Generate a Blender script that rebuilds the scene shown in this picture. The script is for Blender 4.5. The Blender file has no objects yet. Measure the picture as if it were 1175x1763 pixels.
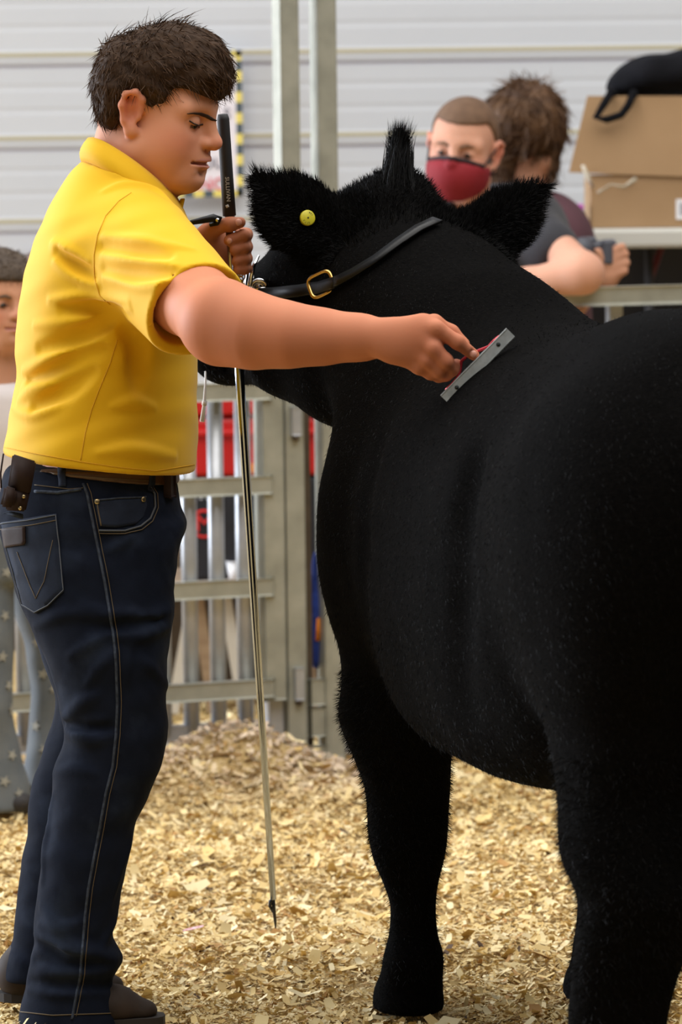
import bpy, bmesh, math, random, time
import numpy as np
from mathutils import Vector, Matrix
from mathutils.bvhtree import BVHTree

T0 = time.time()
SC = bpy.context.scene
COL = SC.collection

# ------------------------------------------------------------------ camera
F = 7905.0                      # focal length in pixels of the 1175 x 1763 frame (100 mm on a crop sensor)
CAMZ = 1.52
PITCH = math.atan2(661.5, F)
ROLL = math.radians(0.7)
_fwd = np.array((0, math.cos(PITCH), -math.sin(PITCH)))
_up0 = np.array((0, math.sin(PITCH), math.cos(PITCH)))
_r0 = np.array((1.0, 0, 0))
CR = math.cos(ROLL) * _r0 - math.sin(ROLL) * _up0
CU = math.cos(ROLL) * _up0 + math.sin(ROLL) * _r0
CAMP = np.array((0.0, 0.0, CAMZ))
cam_d = bpy.data.cameras.new('camera')
cam = bpy.data.objects.new('camera', cam_d)
COL.objects.link(cam)
cam_d.sensor_fit = 'VERTICAL'
cam_d.sensor_height = 22.3
cam_d.lens = 22.3 * F / 1763.0
cam_d.clip_end = 200
M = Matrix.Identity(4)
for i in range(3):
    M[i][0] = CR[i]; M[i][1] = CU[i]; M[i][2] = -_fwd[i]; M[i][3] = CAMP[i]
cam.matrix_world = M
cam_d.dof.use_dof = True
cam_d.dof.focus_distance = 7.72
cam_d.dof.aperture_fstop = 4.0
SC.camera = cam

# ------------------------------------------------------------------ world, light, exposure
W = bpy.data.worlds.new('daylight'); SC.world = W
W.use_nodes = True
W.node_tree.nodes['Background'].inputs[0].default_value = (0.86, 0.92, 1.0, 1)
W.node_tree.nodes['Background'].inputs[1].default_value = 0.55

def area(name, loc, target, sx, sy, power, col):
    l = bpy.data.lights.new(name, 'AREA'); l.shape = 'RECTANGLE'; l.size = sx; l.size_y = sy
    l.energy = power; l.color = col
    o = bpy.data.objects.new(name, l); COL.objects.link(o)
    o.location = loc
    o.rotation_euler = (Vector(target) - Vector(loc)).to_track_quat('-Z', 'Y').to_euler()
    return o
area('barn_skylight', (0.8, 7.4, 6.6), (0.3, 7.8, 0), 9, 9, 1080, (1.0, 0.98, 0.95))
area('barn_open_side', (-9.0, 12.5, 2.6), (0, 9.5, 0.9), 7, 4.5, 2000, (0.82, 0.89, 1.0))
SC.view_settings.view_transform = 'Standard'
SC.view_settings.look = 'None'
SC.view_settings.gamma = 1
SC.view_settings.use_curve_mapping = False
SC.view_settings.exposure = -0.28

# ------------------------------------------------------------------ helpers
def ray(px, py):
    d = _fwd + CR * (px - 587.5) / F - CU * (py - 881.5) / F
    return d
def P(px, py, D):
    """world point seen at (px,py) whose depth (world y) is D metres"""
    d = ray(px, py)
    return CAMP + d * (D / d[1])
def pxs(D): return F / D
def A(*v): return np.array(v, dtype=float)

def rgb(r, g, b):
    f = lambda c: (c / 255 / 12.92) if c / 255 <= 0.04045 else ((c / 255 + 0.055) / 1.055) ** 2.4
    return (f(r), f(g), f(b), 1.0)

MATS = {}
def mat(name, col, rough=0.6, metal=0.0, var=None, bump=None, sss=0.0, sheen=0.0, attr=False, spec=0.5, coat=0.0, fade=None):
    """var=(scale, colour2, amount) ; bump=(scale, strength, distance) ; fade=(scale, colour2, lo, hi)"""
    m = bpy.data.materials.new(name); m.use_nodes = True
    nt = m.node_tree; b = nt.nodes['Principled BSDF']
    b.inputs['Roughness'].default_value = rough; b.inputs['Metallic'].default_value = metal
    b.inputs['Specular IOR Level'].default_value = spec
    if coat: b.inputs['Coat Weight'].default_value = coat
    tc = nt.nodes.new('ShaderNodeTexCoord')
    cur = None
    if attr:
        a = nt.nodes.new('ShaderNodeAttribute'); a.attribute_name = 'Col'
        cur = a.outputs['Color']
    def mix(fac, c1, c2):
        mx = nt.nodes.new('ShaderNodeMix'); mx.data_type = 'RGBA'
        nt.links.new(fac, mx.inputs['Factor'])
        if c1 is None: mx.inputs['A'].default_value = col
        else: nt.links.new(c1, mx.inputs['A'])
        mx.inputs['B'].default_value = c2
        return mx.outputs['Result']
    for k, v in enumerate([var, fade]):
        if not v: continue
        n = nt.nodes.new('ShaderNodeTexNoise')
        if not isinstance(v[0], tuple): n.inputs['Scale'].default_value = v[0]
        n.inputs['Detail'].default_value = 5
        if isinstance(v[0], tuple):
            mp = nt.nodes.new('ShaderNodeMapping'); mp.inputs['Scale'].default_value = v[0]
            nt.links.new(tc.outputs['Object'], mp.inputs[0]); nt.links.new(mp.outputs[0], n.inputs['Vector'])
            n.inputs['Scale'].default_value = 1
        else:
            nt.links.new(tc.outputs['Object'], n.inputs['Vector'])
        r = nt.nodes.new('ShaderNodeMapRange')
        nt.links.new(n.outputs['Fac'], r.inputs['Value'])
        if k == 0:
            r.inputs['From Min'].default_value = 0.3; r.inputs['From Max'].default_value = 0.7
            r.inputs['To Max'].default_value = v[2]
        else:
            r.inputs['From Min'].default_value = v[2]; r.inputs['From Max'].default_value = v[3]
        cur = mix(r.outputs['Result'], cur, v[1])
    if cur is None: b.inputs['Base Color'].default_value = col
    else: nt.links.new(cur, b.inputs['Base Color'])
    if bump:
        n = nt.nodes.new('ShaderNodeTexNoise'); n.inputs['Detail'].default_value = 4
        if isinstance(bump[0], tuple):
            mp = nt.nodes.new('ShaderNodeMapping'); mp.inputs['Scale'].default_value = bump[0]
            nt.links.new(tc.outputs['Object'], mp.inputs[0]); nt.links.new(mp.outputs[0], n.inputs['Vector'])
            n.inputs['Scale'].default_value = 1
        else:
            n.inputs['Scale'].default_value = bump[0]
            nt.links.new(tc.outputs['Object'], n.inputs['Vector'])
        bp = nt.nodes.new('ShaderNodeBump'); bp.inputs['Strength'].default_value = bump[1]
        bp.inputs['Distance'].default_value = bump[2]
        nt.links.new(n.outputs['Fac'], bp.inputs['Height']); nt.links.new(bp.outputs[0], b.inputs['Normal'])
    if sss:
        b.inputs['Subsurface Weight'].default_value = sss
        b.inputs['Subsurface Radius'].default_value = (0.012, 0.005, 0.003)
        b.inputs['Subsurface Scale'].default_value = 1.0
    if sheen:
        b.inputs['Sheen Weight'].default_value = sheen; b.inputs['Sheen Roughness'].default_value = 0.5
    MATS[name] = m
    return m

def link(o, parent=None):
    COL.objects.link(o)
    if parent is not None:
        o.parent = parent
        if parent.type == 'EMPTY':
            o.matrix_parent_inverse = Matrix.Translation(parent.location).inverted()
    return o

def tag(o, label=None, cat=None, group=None, kind=None):
    if label: o['label'] = label
    if cat: o['category'] = cat
    if group: o['group'] = group
    if kind: o['kind'] = kind
    return o

def thing(name, label, cat, loc, group=None):
    o = bpy.data.objects.new(name, None); o.empty_display_size = 0.05
    o.location = [float(c) for c in loc]
    COL.objects.link(o)
    return tag(o, label, cat, group)

def mesh_np(name, V, Fc, m, parent=None, smooth=True, cols=None):
    """Fc: (n,3) or (n,4) int array or list of faces"""
    me = bpy.data.meshes.new(name)
    if isinstance(Fc, np.ndarray):
        n, k = Fc.shape
        me.vertices.add(len(V)); me.vertices.foreach_set('co', np.asarray(V, np.float32).ravel())
        me.loops.add(n * k); me.loops.foreach_set('vertex_index', Fc.astype(np.int32).ravel())
        me.polygons.add(n)
        me.polygons.foreach_set('loop_start', np.arange(0, n * k, k, dtype=np.int32))
        me.polygons.foreach_set('loop_total', np.full(n, k, np.int32))
    else:
        me.from_pydata([tuple(v) for v in V], [], Fc)
    if smooth: me.polygons.foreach_set('use_smooth', np.ones(len(me.polygons), bool))
    if cols is not None:
        a = me.color_attributes.new('Col', 'FLOAT_COLOR', 'POINT')
        c = np.ones((len(V), 4), np.float32); c[:, :3] = cols
        a.data.foreach_set('color', c.ravel())
    me.update(); me.validate()
    me.materials.append(m)
    return link(bpy.data.objects.new(name, me), parent)

class MB:
    """collects boxes / tubes / lathes into one mesh"""
    def __init__(s): s.V = []; s.F = []
    def add(s, V, Fc):
        o = len(s.V); s.V += [tuple(float(c) for c in v) for v in V]; s.F += [tuple(i + o for i in f) for f in Fc]
    def box(s, c, x, y, z, bev=0.0):
        """c centre, x,y,z half-extent vectors"""
        c, x, y, z = map(np.asarray, (c, x, y, z))
        if bev <= 0:
            v = [c + sx * x + sy * y + sz * z for sx in (-1, 1) for sy in (-1, 1) for sz in (-1, 1)]
            s.add(v, [(0, 1, 3, 2), (4, 6, 7, 5), (0, 4, 5, 1), (2, 3, 7, 6), (0, 2, 6, 4), (1, 5, 7, 3)])
        else:
            bm = bmesh.new(); bmesh.ops.create_cube(bm, size=2)
            for v in bm.verts:
                q = c + v.co[0] * x + v.co[1] * y + v.co[2] * z; v.co = q
            bmesh.ops.bevel(bm, geom=list(bm.edges), offset=bev, segments=2, affect='EDGES', profile=0.5)
            bm.verts.index_update()
            s.add([v.co for v in bm.verts], [[v.index for v in f.verts] for f in bm.faces]); bm.free()
        return s
    def tube(s, pts, r, n=8, cap=True, closed=False, flat=None):
        """pts list of points; r scalar or list; flat=(dir, ratio) squashes along dir"""
        pts = [np.asarray(p, float) for p in pts]; m = len(pts)
        rs = [r] * m if np.isscalar(r) else list(r)
        V = []; up = None
        for i in range(m):
            a = pts[(i - 1) % m] if (closed or i > 0) else pts[i]
            b = pts[(i + 1) % m] if (closed or i < m - 1) else pts[i]
            t = b - a; t = t / (np.linalg.norm(t) + 1e-12)
            if up is None:
                up = A(0, 0, 1) if abs(t[2]) < 0.9 else A(1, 0, 0)
            u = up - t * np.dot(up, t); u /= np.linalg.norm(u) + 1e-12
            v = np.cross(t, u); up = u
            for k in range(n):
                a_ = 2 * math.pi * k / n
                q = rs[i] * (math.cos(a_) * u + math.sin(a_) * v)
                if flat is not None:
                    fd = np.asarray(flat[0], float); q = q - fd * np.dot(q, fd) * (1 - flat[1])
                V.append(pts[i] + q)
        Fc = []
        for i in range(m if closed else m - 1):
            for k in range(n):
                j = (i + 1) % m
                Fc.append((i * n + k, i * n + (k + 1) % n, j * n + (k + 1) % n, j * n + k))
        if cap and not closed:
            Fc.append(tuple(range(n - 1, -1, -1))); Fc.append(tuple((m - 1) * n + k for k in range(n)))
        s.add(V, Fc); return s
    def build(s, name, m, parent=None, smooth=False):
        return mesh_np(name, s.V, s.F, m, parent, smooth)

def box_obj(name, c, x, y, z, m, parent=None, bev=0.0):
    return MB().box(c, x, y, z, bev).build(name, m, parent)

# ------------------------------------------------------------------ signed distance modelling
def smin(a, b, k):
    h = np.maximum(k - np.abs(a - b), 0.0) / k
    return np.minimum(a, b) - h * h * k * 0.25

MARG = [0.12]
class Prim:
    k = 0.02
    def __init__(s, f, c, r): s.f = f; s.c = np.asarray(c, float); s.r = float(r)
    def __call__(s, p):
        q = p - s.c; bd = np.sqrt(np.einsum('ij,ij->i', q, q)) - s.r
        mg = max(MARG[0], s.k * 2.0)
        m = bd < mg
        if m.all(): return s.f(p)
        out = np.maximum(bd, mg)
        if m.any(): out[m] = s.f(p[m])
        return out

def cap(a, b, ra, rb):
    a = np.asarray(a, float); b = np.asarray(b, float); ba = b - a; L = max(ba @ ba, 1e-12)
    def f(p):
        h = np.clip(((p - a) @ ba) / L, 0, 1)
        q = p - a - h[:, None] * ba
        return np.sqrt(np.einsum('ij,ij->i', q, q)) - (ra + (rb - ra) * h)
    return Prim(f, (a + b) / 2, math.sqrt(L) / 2 + max(ra, rb))

def polycap(pts, rs):
    """one tapered tube along a polyline"""
    pts = np.asarray(pts, float); rs = np.asarray(rs, float)
    def f(p):
        d = np.full(len(p), 9.0)
        for a, b, ra, rb in zip(pts[:-1], pts[1:], rs[:-1], rs[1:]):
            ba = b - a; h = np.clip(((p - a) @ ba) / max(ba @ ba, 1e-12), 0, 1); q = p - a - h[:, None] * ba
            d = np.minimum(d, np.sqrt(np.einsum('ij,ij->i', q, q)) - (ra + (rb - ra) * h))
        return d
    c = (pts.min(0) + pts.max(0)) / 2
    return Prim(f, c, np.linalg.norm(pts - c, axis=1).max() + rs.max())

def fcap(a, b, ra, rb, n, s):
    """capsule squashed along n by factor s (<1 = thinner)"""
    a = np.asarray(a, float); b = np.asarray(b, float); n = np.asarray(n, float); n = n / np.linalg.norm(n)
    ba = b - a; ba = ba + n * (ba @ n) * (1 / s - 1); L = max(ba @ ba, 1e-12)
    def f(p):
        q = p - a; q = q + np.outer(q @ n, n) * (1 / s - 1)
        h = np.clip((q @ ba) / L, 0, 1); q = q - h[:, None] * ba
        return (np.sqrt(np.einsum('ij,ij->i', q, q)) - (ra + (rb - ra) * h)) * (0.5 + 0.5 * s)
    bb = b - a
    return Prim(f, (a + b) / 2, np.linalg.norm(bb) / 2 + max(ra, rb))

def ell(c, r, R=None):
    c = np.asarray(c, float); r = np.asarray(r, float)
    def f(p):
        q = p - c
        if R is not None: q = q @ R
        q = q / r; k0 = np.sqrt(np.einsum('ij,ij->i', q, q)); q = q / r; k1 = np.sqrt(np.einsum('ij,ij->i', q, q)) + 1e-9
        return k0 * (k0 - 1) / k1
    return Prim(f, c, r.max())

def half(c, n):
    """solid on the side against n"""
    c = np.asarray(c, float); n = np.asarray(n, float); n = n / np.linalg.norm(n)
    class H: pass
    return lambda p: (p - c) @ n

def chain(S, pts, k=0.02):
    for (a, b) in zip(pts[:-1], pts[1:]):
        S.add(cap(a[0], b[0], a[1], b[1]), k)

def pch(x, y, xs):
    """smooth monotone interpolation"""
    x = np.asarray(x, float); y = np.asarray(y, float)
    h = np.diff(x); d = np.diff(y) / h
    m = np.zeros(len(x)); m[0] = d[0]; m[-1] = d[-1]
    for i in range(1, len(x) - 1):
        if d[i - 1] * d[i] > 0:
            w1 = 2 * h[i] + h[i - 1]; w2 = h[i] + 2 * h[i - 1]
            m[i] = (w1 + w2) / (w1 / d[i - 1] + w2 / d[i])
    i = np.clip(np.searchsorted(x, xs) - 1, 0, len(x) - 2)
    t = (xs - x[i]) / h[i]
    return ((1 + 2 * t) * (1 - t) ** 2 * y[i] + t * (1 - t) ** 2 * h[i] * m[i] + t * t * (3 - 2 * t) * y[i + 1] + t * t * (t - 1) * h[i] * m[i + 1])

def stack(rows, o, U, V_, W_, n=2.0, grow=0.0, round_=0.02):
    """loft along U: rows (t, cv, cw, a, b) with half extents a along V_, b along W_"""
    rows = sorted(rows); t = [r[0] for r in rows]
    ts = np.linspace(t[0], t[-1], 160)
    cols = [pch(t, [r[i] for r in rows], ts) for i in (1, 2, 3, 4)]
    o = np.asarray(o, float); U = np.asarray(U, float); V_ = np.asarray(V_, float); W_ = np.asarray(W_, float)
    def f(p):
        q = p - o; tt = q @ U; v = q @ V_; w = q @ W_
        tc = np.clip(tt, ts[0], ts[-1])
        cv, cw, a, b = (np.interp(tc, ts, c) for c in cols)
        a = a + grow; b = b + grow
        x = (v - cv); y = (w - cw)
        if n == 2.0:
            k0 = np.sqrt((x / a) ** 2 + (y / b) ** 2); k1 = np.sqrt((x / a ** 2) ** 2 + (y / b ** 2) ** 2) + 1e-9
            d = k0 * (k0 - 1) / k1
        else:
            d = ((np.abs(x / a) ** n + np.abs(y / b) ** n) ** (1 / n) - 1) * np.minimum(a, b)
        e = np.maximum(tt - ts[-1], ts[0] - tt) + round_
        d2 = d + round_
        return np.minimum(np.maximum(d2, e), 0) + np.sqrt(np.maximum(d2, 0) ** 2 + np.maximum(e, 0) ** 2) - round_
    tm = (ts[0] + ts[-1]) / 2
    c = o + U * tm + V_ * cols[0].mean() + W_ * cols[1].mean()
    rad = math.sqrt(((ts[-1] - ts[0]) / 2) ** 2 + (max(cols[2]) + np.ptp(cols[0])) ** 2 + (max(cols[3]) + np.ptp(cols[1])) ** 2) + grow
    return Prim(f, c, rad)

def zrows(rows, n=2.0, grow=0.0, round_=0.02):
    """rows (py, xl, xr, D, half depth) traced in the frame at depth D -> upright loft"""
    out = []
    for (py, xl, xr, D, hd) in rows:
        l = P(xl, py, D); r = P(xr, py, D); c = (l + r) / 2
        out.append((c[2], c[0], c[1], (r[0] - l[0]) / 2, hd))
    return stack(out, (0, 0, 0), (0, 0, 1), (1, 0, 0), (0, 1, 0), n, grow, round_)

class SDF:
    def __init__(s): s.ops = []
    def add(s, f, k=0.01):
        if hasattr(f, 'c'): f.k = k
        s.ops.append((0, f, k)); return s
    def sub(s, f, k=0.005):
        if hasattr(f, 'c'): f.k = k
        s.ops.append((1, f, k)); return s
    def cut(s, f, k=0.002): s.ops.append((2, f, k)); return s      # keep where f<0
    def disp(s, f): s.ops.append((3, f, 0)); return s
    def __call__(s, p):
        d = np.full(len(p), 0.12)
        if len(p) == 0: return d
        pc = (p.min(0) + p.max(0)) / 2; pr = np.linalg.norm(p.max(0) - pc)
        for mode, f, k in s.ops:
            if mode < 2 and hasattr(f, 'c') and np.linalg.norm(f.c - pc) - f.r - pr > max(MARG[0], k * 2.0): continue
            if mode == 3:
                m = np.abs(d) < 0.03
                if m.any(): d[m] = d[m] + f(p[m])
                continue
            v = f(p)
            if mode == 0: d = smin(d, v, k)
            elif mode == 1: d = -smin(-d, v, k)
            else: d = -smin(-d, -v, k)
        return d

class Xf:
    """SDF written in a local frame (columns of R = local axes in world), origin o, scale s"""
    def __init__(s, sdf, o, R, sc, r): s.g = sdf; s.o = np.asarray(o, float); s.R = R; s.sc = sc; s.c = s.o; s.r = r; s.k = .02
    def __call__(s, p):
        bd = np.sqrt(((p - s.o) ** 2).sum(1)) - s.r
        mg = max(MARG[0], s.k * 2.0); out = np.maximum(bd, mg); m = bd < mg
        if m.any(): out[m] = s.g(((p[m] - s.o) @ s.R) / s.sc) * s.sc
        return out

EDG = [(0,1),(2,3),(4,5),(6,7),(0,2),(1,3),(4,6),(5,7),(0,4),(1,5),(2,6),(3,7)]
OFF = np.array([(i & 1, (i >> 1) & 1, (i >> 2) & 1) for i in range(8)])
def polygonise(fn, lo, hi, h, smooth=1):
    lo = np.asarray(lo, float); hi = np.asarray(hi, float); B = 4
    nb = np.ceil((hi - lo) / (h * 16)).astype(int)
    g = np.stack(np.meshgrid(*[np.arange(n) for n in nb], indexing='ij'), -1).reshape(-1, 3)
    for lev in (16, 8, 4):
        MARG[0] = h * lev * 1.5 + h                       # coarse blocks near the surface are split in eight
        cc = lo + (g * lev + lev / 2) * h; d = np.empty(len(cc))
        for i in range(0, len(cc), 4000): d[i:i + 4000] = fn(cc[i:i + 4000])
        g = g[np.abs(d) < h * lev * 0.87 * 1.5 + 0.6 * h]
        if lev > 4: g = (g[:, None] * 2 + OFF[None]).reshape(-1, 3)
    nb = nb * 4; MARG[0] = 4 * h
    sc_ = g // 4; g = g[np.lexsort((sc_[:, 2], sc_[:, 1], sc_[:, 0]))]
    loc = np.stack(np.meshgrid(*[np.arange(B + 1)] * 3, indexing='ij'), -1)     # 9,9,9,3
    N = nb * B + 2
    key = lambda c: c[..., 0] + N[0] * (c[..., 1] + N[1] * c[..., 2].astype(np.int64))
    IDS = []; VTX = []; EDGES = [[], [], []]; SG = [[], [], []]
    for s0 in range(0, len(g), 120):
        gb = g[s0:s0 + 120]
        gi = gb[:, None, None, None, :] * B + loc[None]
        D = fn((lo + gi.reshape(-1, 3) * h)).reshape(len(gb), B + 1, B + 1, B + 1)
        neg = D < 0
        cor = [neg[:, o[0]:B + o[0], o[1]:B + o[1], o[2]:B + o[2]] for o in OFF]
        cnt = sum(c.astype(np.int8) for c in cor)
        act = (cnt > 0) & (cnt < 8)
        ai = np.argwhere(act)
        if len(ai):
            cd = np.stack([D[:, o[0]:B + o[0], o[1]:B + o[1], o[2]:B + o[2]][act] for o in OFF], 1)
            acc = np.zeros((len(ai), 3)); num = np.zeros(len(ai))
            for a, b in EDG:
                da = cd[:, a]; db = cd[:, b]; m = (da < 0) != (db < 0)
                t = np.where(m, da / np.where(m, da - db, 1), 0)
                acc += np.where(m[:, None], OFF[a] + t[:, None] * (OFF[b] - OFF[a]), 0); num += m
            cell = gb[ai[:, 0]] * B + ai[:, 1:]
            IDS.append(key(cell)); VTX.append(lo + (cell + acc / num[:, None]) * h)
        for ax in range(3):
            sl0 = neg[:, :B, :B, :B]
            o = [0, 0, 0]; o[ax] = 1
            sl1 = neg[:, o[0]:B + o[0], o[1]:B + o[1], o[2]:B + o[2]]
            e = np.argwhere(sl0 != sl1)
            if len(e):
                EDGES[ax].append(gb[e[:, 0]] * B + e[:, 1:]); SG[ax].append(sl0[tuple(e.T)])
    MARG[0] = .12
    ids = np.concatenate(IDS); V = np.concatenate(VTX)
    od = np.argsort(ids); ids = ids[od]; V = V[od]
    Q = []
    for ax in range(3):
        if not EDGES[ax]: continue
        e = np.concatenate(EDGES[ax]); sg = np.concatenate(SG[ax])
        u = np.zeros(3, int); v = np.zeros(3, int); u[(ax + 1) % 3] = 1; v[(ax + 2) % 3] = 1
        q = []; ok = (e[:, (ax + 1) % 3] > 0) & (e[:, (ax + 2) % 3] > 0)
        for c in (e - u - v, e - v, e, e - u):
            k = key(c); i = np.clip(np.searchsorted(ids, k), 0, len(ids) - 1)
            ok &= ids[i] == k; q.append(i)
        q = np.stack(q, 1); q = np.where(sg[:, None], q, q[:, ::-1])
        Q.append(q[ok])
    Q = np.concatenate(Q)
    for _ in range(smooth):
        acc = np.zeros_like(V); num = np.zeros(len(V))
        for a in range(4):
            i = Q[:, a]; j = Q[:, (a + 1) % 4]
            for c in range(3):
                acc[:, c] += np.bincount(i, V[j, c], len(V)) + np.bincount(j, V[i, c], len(V))
            num += np.bincount(i, minlength=len(V)) + np.bincount(j, minlength=len(V))
        V = V * 0.5 + 0.5 * acc / np.maximum(num, 1)[:, None]
    return V, Q

def merge(parts):
    o = 0; VV = []; QQ = []
    for V, Q in parts: VV.append(V); QQ.append(Q + o); o += len(V)
    return np.concatenate(VV), np.concatenate(QQ)

class Surf:
    """ray-castable surface, to lay seams, straps and pockets on a body"""
    def __init__(s, V, Q):
        s.V = V; s.t = BVHTree.FromPolygons(V.tolist(), Q.tolist())
    def hit(s, px, py, lift=0.0):
        d = Vector(ray(px, py)); d.normalize()
        loc, nor, i, dist = s.t.ray_cast(Vector(CAMP), d)
        if loc is None: return None, None
        if nor.dot(d) > 0: nor = -nor
        return np.array(loc + nor * lift), np.array(nor)
    def near(s, p, lift=0.0):
        loc, nor, i, dist = s.t.find_nearest(Vector(p))
        return np.array(loc + nor * lift), np.array(nor)
    def path(s, pts, step=6.0, lift=0.0):
        """polyline in frame pixels -> points (and normals) on the surface"""
        out = []; nn = []
        for (a, b) in zip(pts[:-1], pts[1:]):
            L = max(1, int(math.hypot(b[0] - a[0], b[1] - a[1]) / step))
            for i in range(L):
                t = i / L; h, n = s.hit(a[0] + (b[0] - a[0]) * t, a[1] + (b[1] - a[1]) * t, lift)
                if h is not None: out.append(h); nn.append(n)
        h, n = s.hit(pts[-1][0], pts[-1][1], lift)
        if h is not None: out.append(h); nn.append(n)
        return out, nn

def strap(pts, nrm, w, t=0.003, m=None, name='strap', parent=None):
    """flat band along pts, lying on normals nrm"""
    n = len(pts); V = []; Fc = []
    for i in range(n):
        a = pts[max(i - 1, 0)]; b = pts[min(i + 1, n - 1)]
        d = b - a; d /= np.linalg.norm(d) + 1e-9
        s = np.cross(d, nrm[i]); s /= np.linalg.norm(s) + 1e-9
        u = np.cross(s, d)
        ww = w[i] if hasattr(w, '__len__') else w
        for (a_, b_) in ((-1, 0), (-.9, 1), (.9, 1), (1, 0)):
            V.append(pts[i] + s * a_ * ww / 2 + u * b_ * t)
    for i in range(n - 1):
        for k in range(4):
            Fc.append((i * 4 + k, i * 4 + (k + 1) % 4, i * 4 + 4 + (k + 1) % 4, i * 4 + 4 + k))
    Fc += [(3, 2, 1, 0), tuple((n - 1) * 4 + k for k in range(4))]
    return mesh_np(name, V, Fc, m, parent, smooth=True)

def patch(surf, poly, lift, m, name, parent, n=14, thick=0.002):
    """raised cloth panel: polygon in frame pixels (4 corners, or more for a fan outline) draped on surf"""
    pts = np.array(poly, float)
    # mean-value fill: grid in bounding box clipped by polygon via bmesh
    bm = bmesh.new()
    vs = [bm.verts.new((p[0], p[1], 0)) for p in pts]
    f = bm.faces.new(vs)
    bmesh.ops.triangulate(bm, faces=[f])
    for _ in range(3):
        bmesh.ops.subdivide_edges(bm, edges=list(bm.edges), cuts=1, use_grid_fill=True)
    bad = []
    for v in bm.verts:
        h, nn = surf.hit(v.co[0], v.co[1], lift)
        if h is None: bad.append(v)
        else: v.co = h
    if bad: bmesh.ops.delete(bm, geom=bad, context='VERTS')
    bmesh.ops.recalc_face_normals(bm, faces=list(bm.faces))
    me = bpy.data.meshes.new(name); bm.to_mesh(me); bm.free()
    me.polygons.foreach_set('use_smooth', np.ones(len(me.polygons), bool))
    me.materials.append(m)
    o = link(bpy.data.objects.new(name, me), parent)
    sd = o.modifiers.new('s', 'SOLIDIFY'); sd.thickness = thick; sd.offset = 0
    return o

def strands(name, roots, dirs, L, w, m, parent, bend=None, seg=2, rng=None, jitter=0.3, kind='stuff'):
    """thin tapered hairs: roots (n,3), dirs (n,3) growth, L (n,), w root width, bend (n,3) added towards the tip"""
    n = len(roots); rng = rng or np.random.default_rng(1)
    dirs = dirs + rng.normal(0, jitter, (n, 3)); dirs /= np.linalg.norm(dirs, axis=1)[:, None]
    side = np.cross(dirs, rng.normal(0, 1, (n, 3))); side /= np.linalg.norm(side, axis=1)[:, None] + 1e-9
    L = np.asarray(L)[:, None]
    if bend is None: bend = np.zeros((n, 3))
    V = np.zeros((n, 2 * seg + 1, 3))
    for k in range(seg):
        t = k / seg
        c = roots + dirs * L * t + bend * L * t * t
        ww = w * (1 - 0.55 * t)
        V[:, 2 * k] = c - side * ww / 2; V[:, 2 * k + 1] = c + side * ww / 2
    V[:, -1] = roots + dirs * L + bend * L
    tri = []
    for k in range(seg - 1):
        a = 2 * k; tri += [(a, a + 1, a + 3), (a, a + 3, a + 2)]
    a = 2 * (seg - 1); tri.append((a, a + 1, a + 2))
    tri = np.array(tri)
    Fc = (np.arange(n)[:, None, None] * (2 * seg + 1) + tri[None]).reshape(-1, 3)
    o = mesh_np(name, V.reshape(-1, 3), Fc, m, parent, smooth=True)
    if kind: o['kind'] = kind
    return o

def tri_sample(V, Q, n, rng, weight=None):
    """random points and normals on a quad mesh"""
    a, b, c, d = (V[Q[:, i]] for i in range(4))
    nr = np.cross(c - a, d - b); ar = np.linalg.norm(nr, axis=1); nr /= ar[:, None] + 1e-12
    w = ar if weight is None else ar * weight((a + c) / 2, nr)
    i = rng.choice(len(Q), n, p=w / w.sum())
    u = rng.random((n, 1)); v = rng.random((n, 1))
    p = (a[i] * (1 - u) + b[i] * u) * (1 - v) + (d[i] * (1 - u) + c[i] * u) * v
    return p, nr[i]

def text_obj(name, s, size, o, right, up, m, parent, depth=0.0006, align='CENTER'):
    cu = bpy.data.curves.new(name, 'FONT'); cu.body = s; cu.size = size; cu.align_x = align; cu.align_y = 'CENTER'
    cu.extrude = depth; cu.resolution_u = 3
    tmp = bpy.data.objects.new(name, cu); COL.objects.link(tmp)
    dg = bpy.context.evaluated_depsgraph_get()
    me = bpy.data.meshes.new_from_object(tmp.evaluated_get(dg))
    bpy.data.objects.remove(tmp)
    right = Vector(right).normalized(); up = Vector(up).normalized(); n = right.cross(up)
    R = Matrix((right, up, n)).transposed().to_4x4(); R.translation = Vector(o)
    me.transform(R); me.materials.clear(); me.materials.append(m)
    ob = bpy.data.objects.new(name, me)
    return link(ob, parent)

def noise3(p, s, seed=0):
    """cheap smooth pseudo noise in -1..1"""
    r = np.random.default_rng(seed); out = 0
    for i in range(5):
        k = r.normal(0, 1, 3); k /= np.linalg.norm(k); f = s * (0.7 + 0.25 * i)
        out = out + np.sin(p @ k * f + r.random() * 6.28 + 1.3 * np.sin(p @ np.roll(k, 1) * f * 0.6))
    return out / 5

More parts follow.
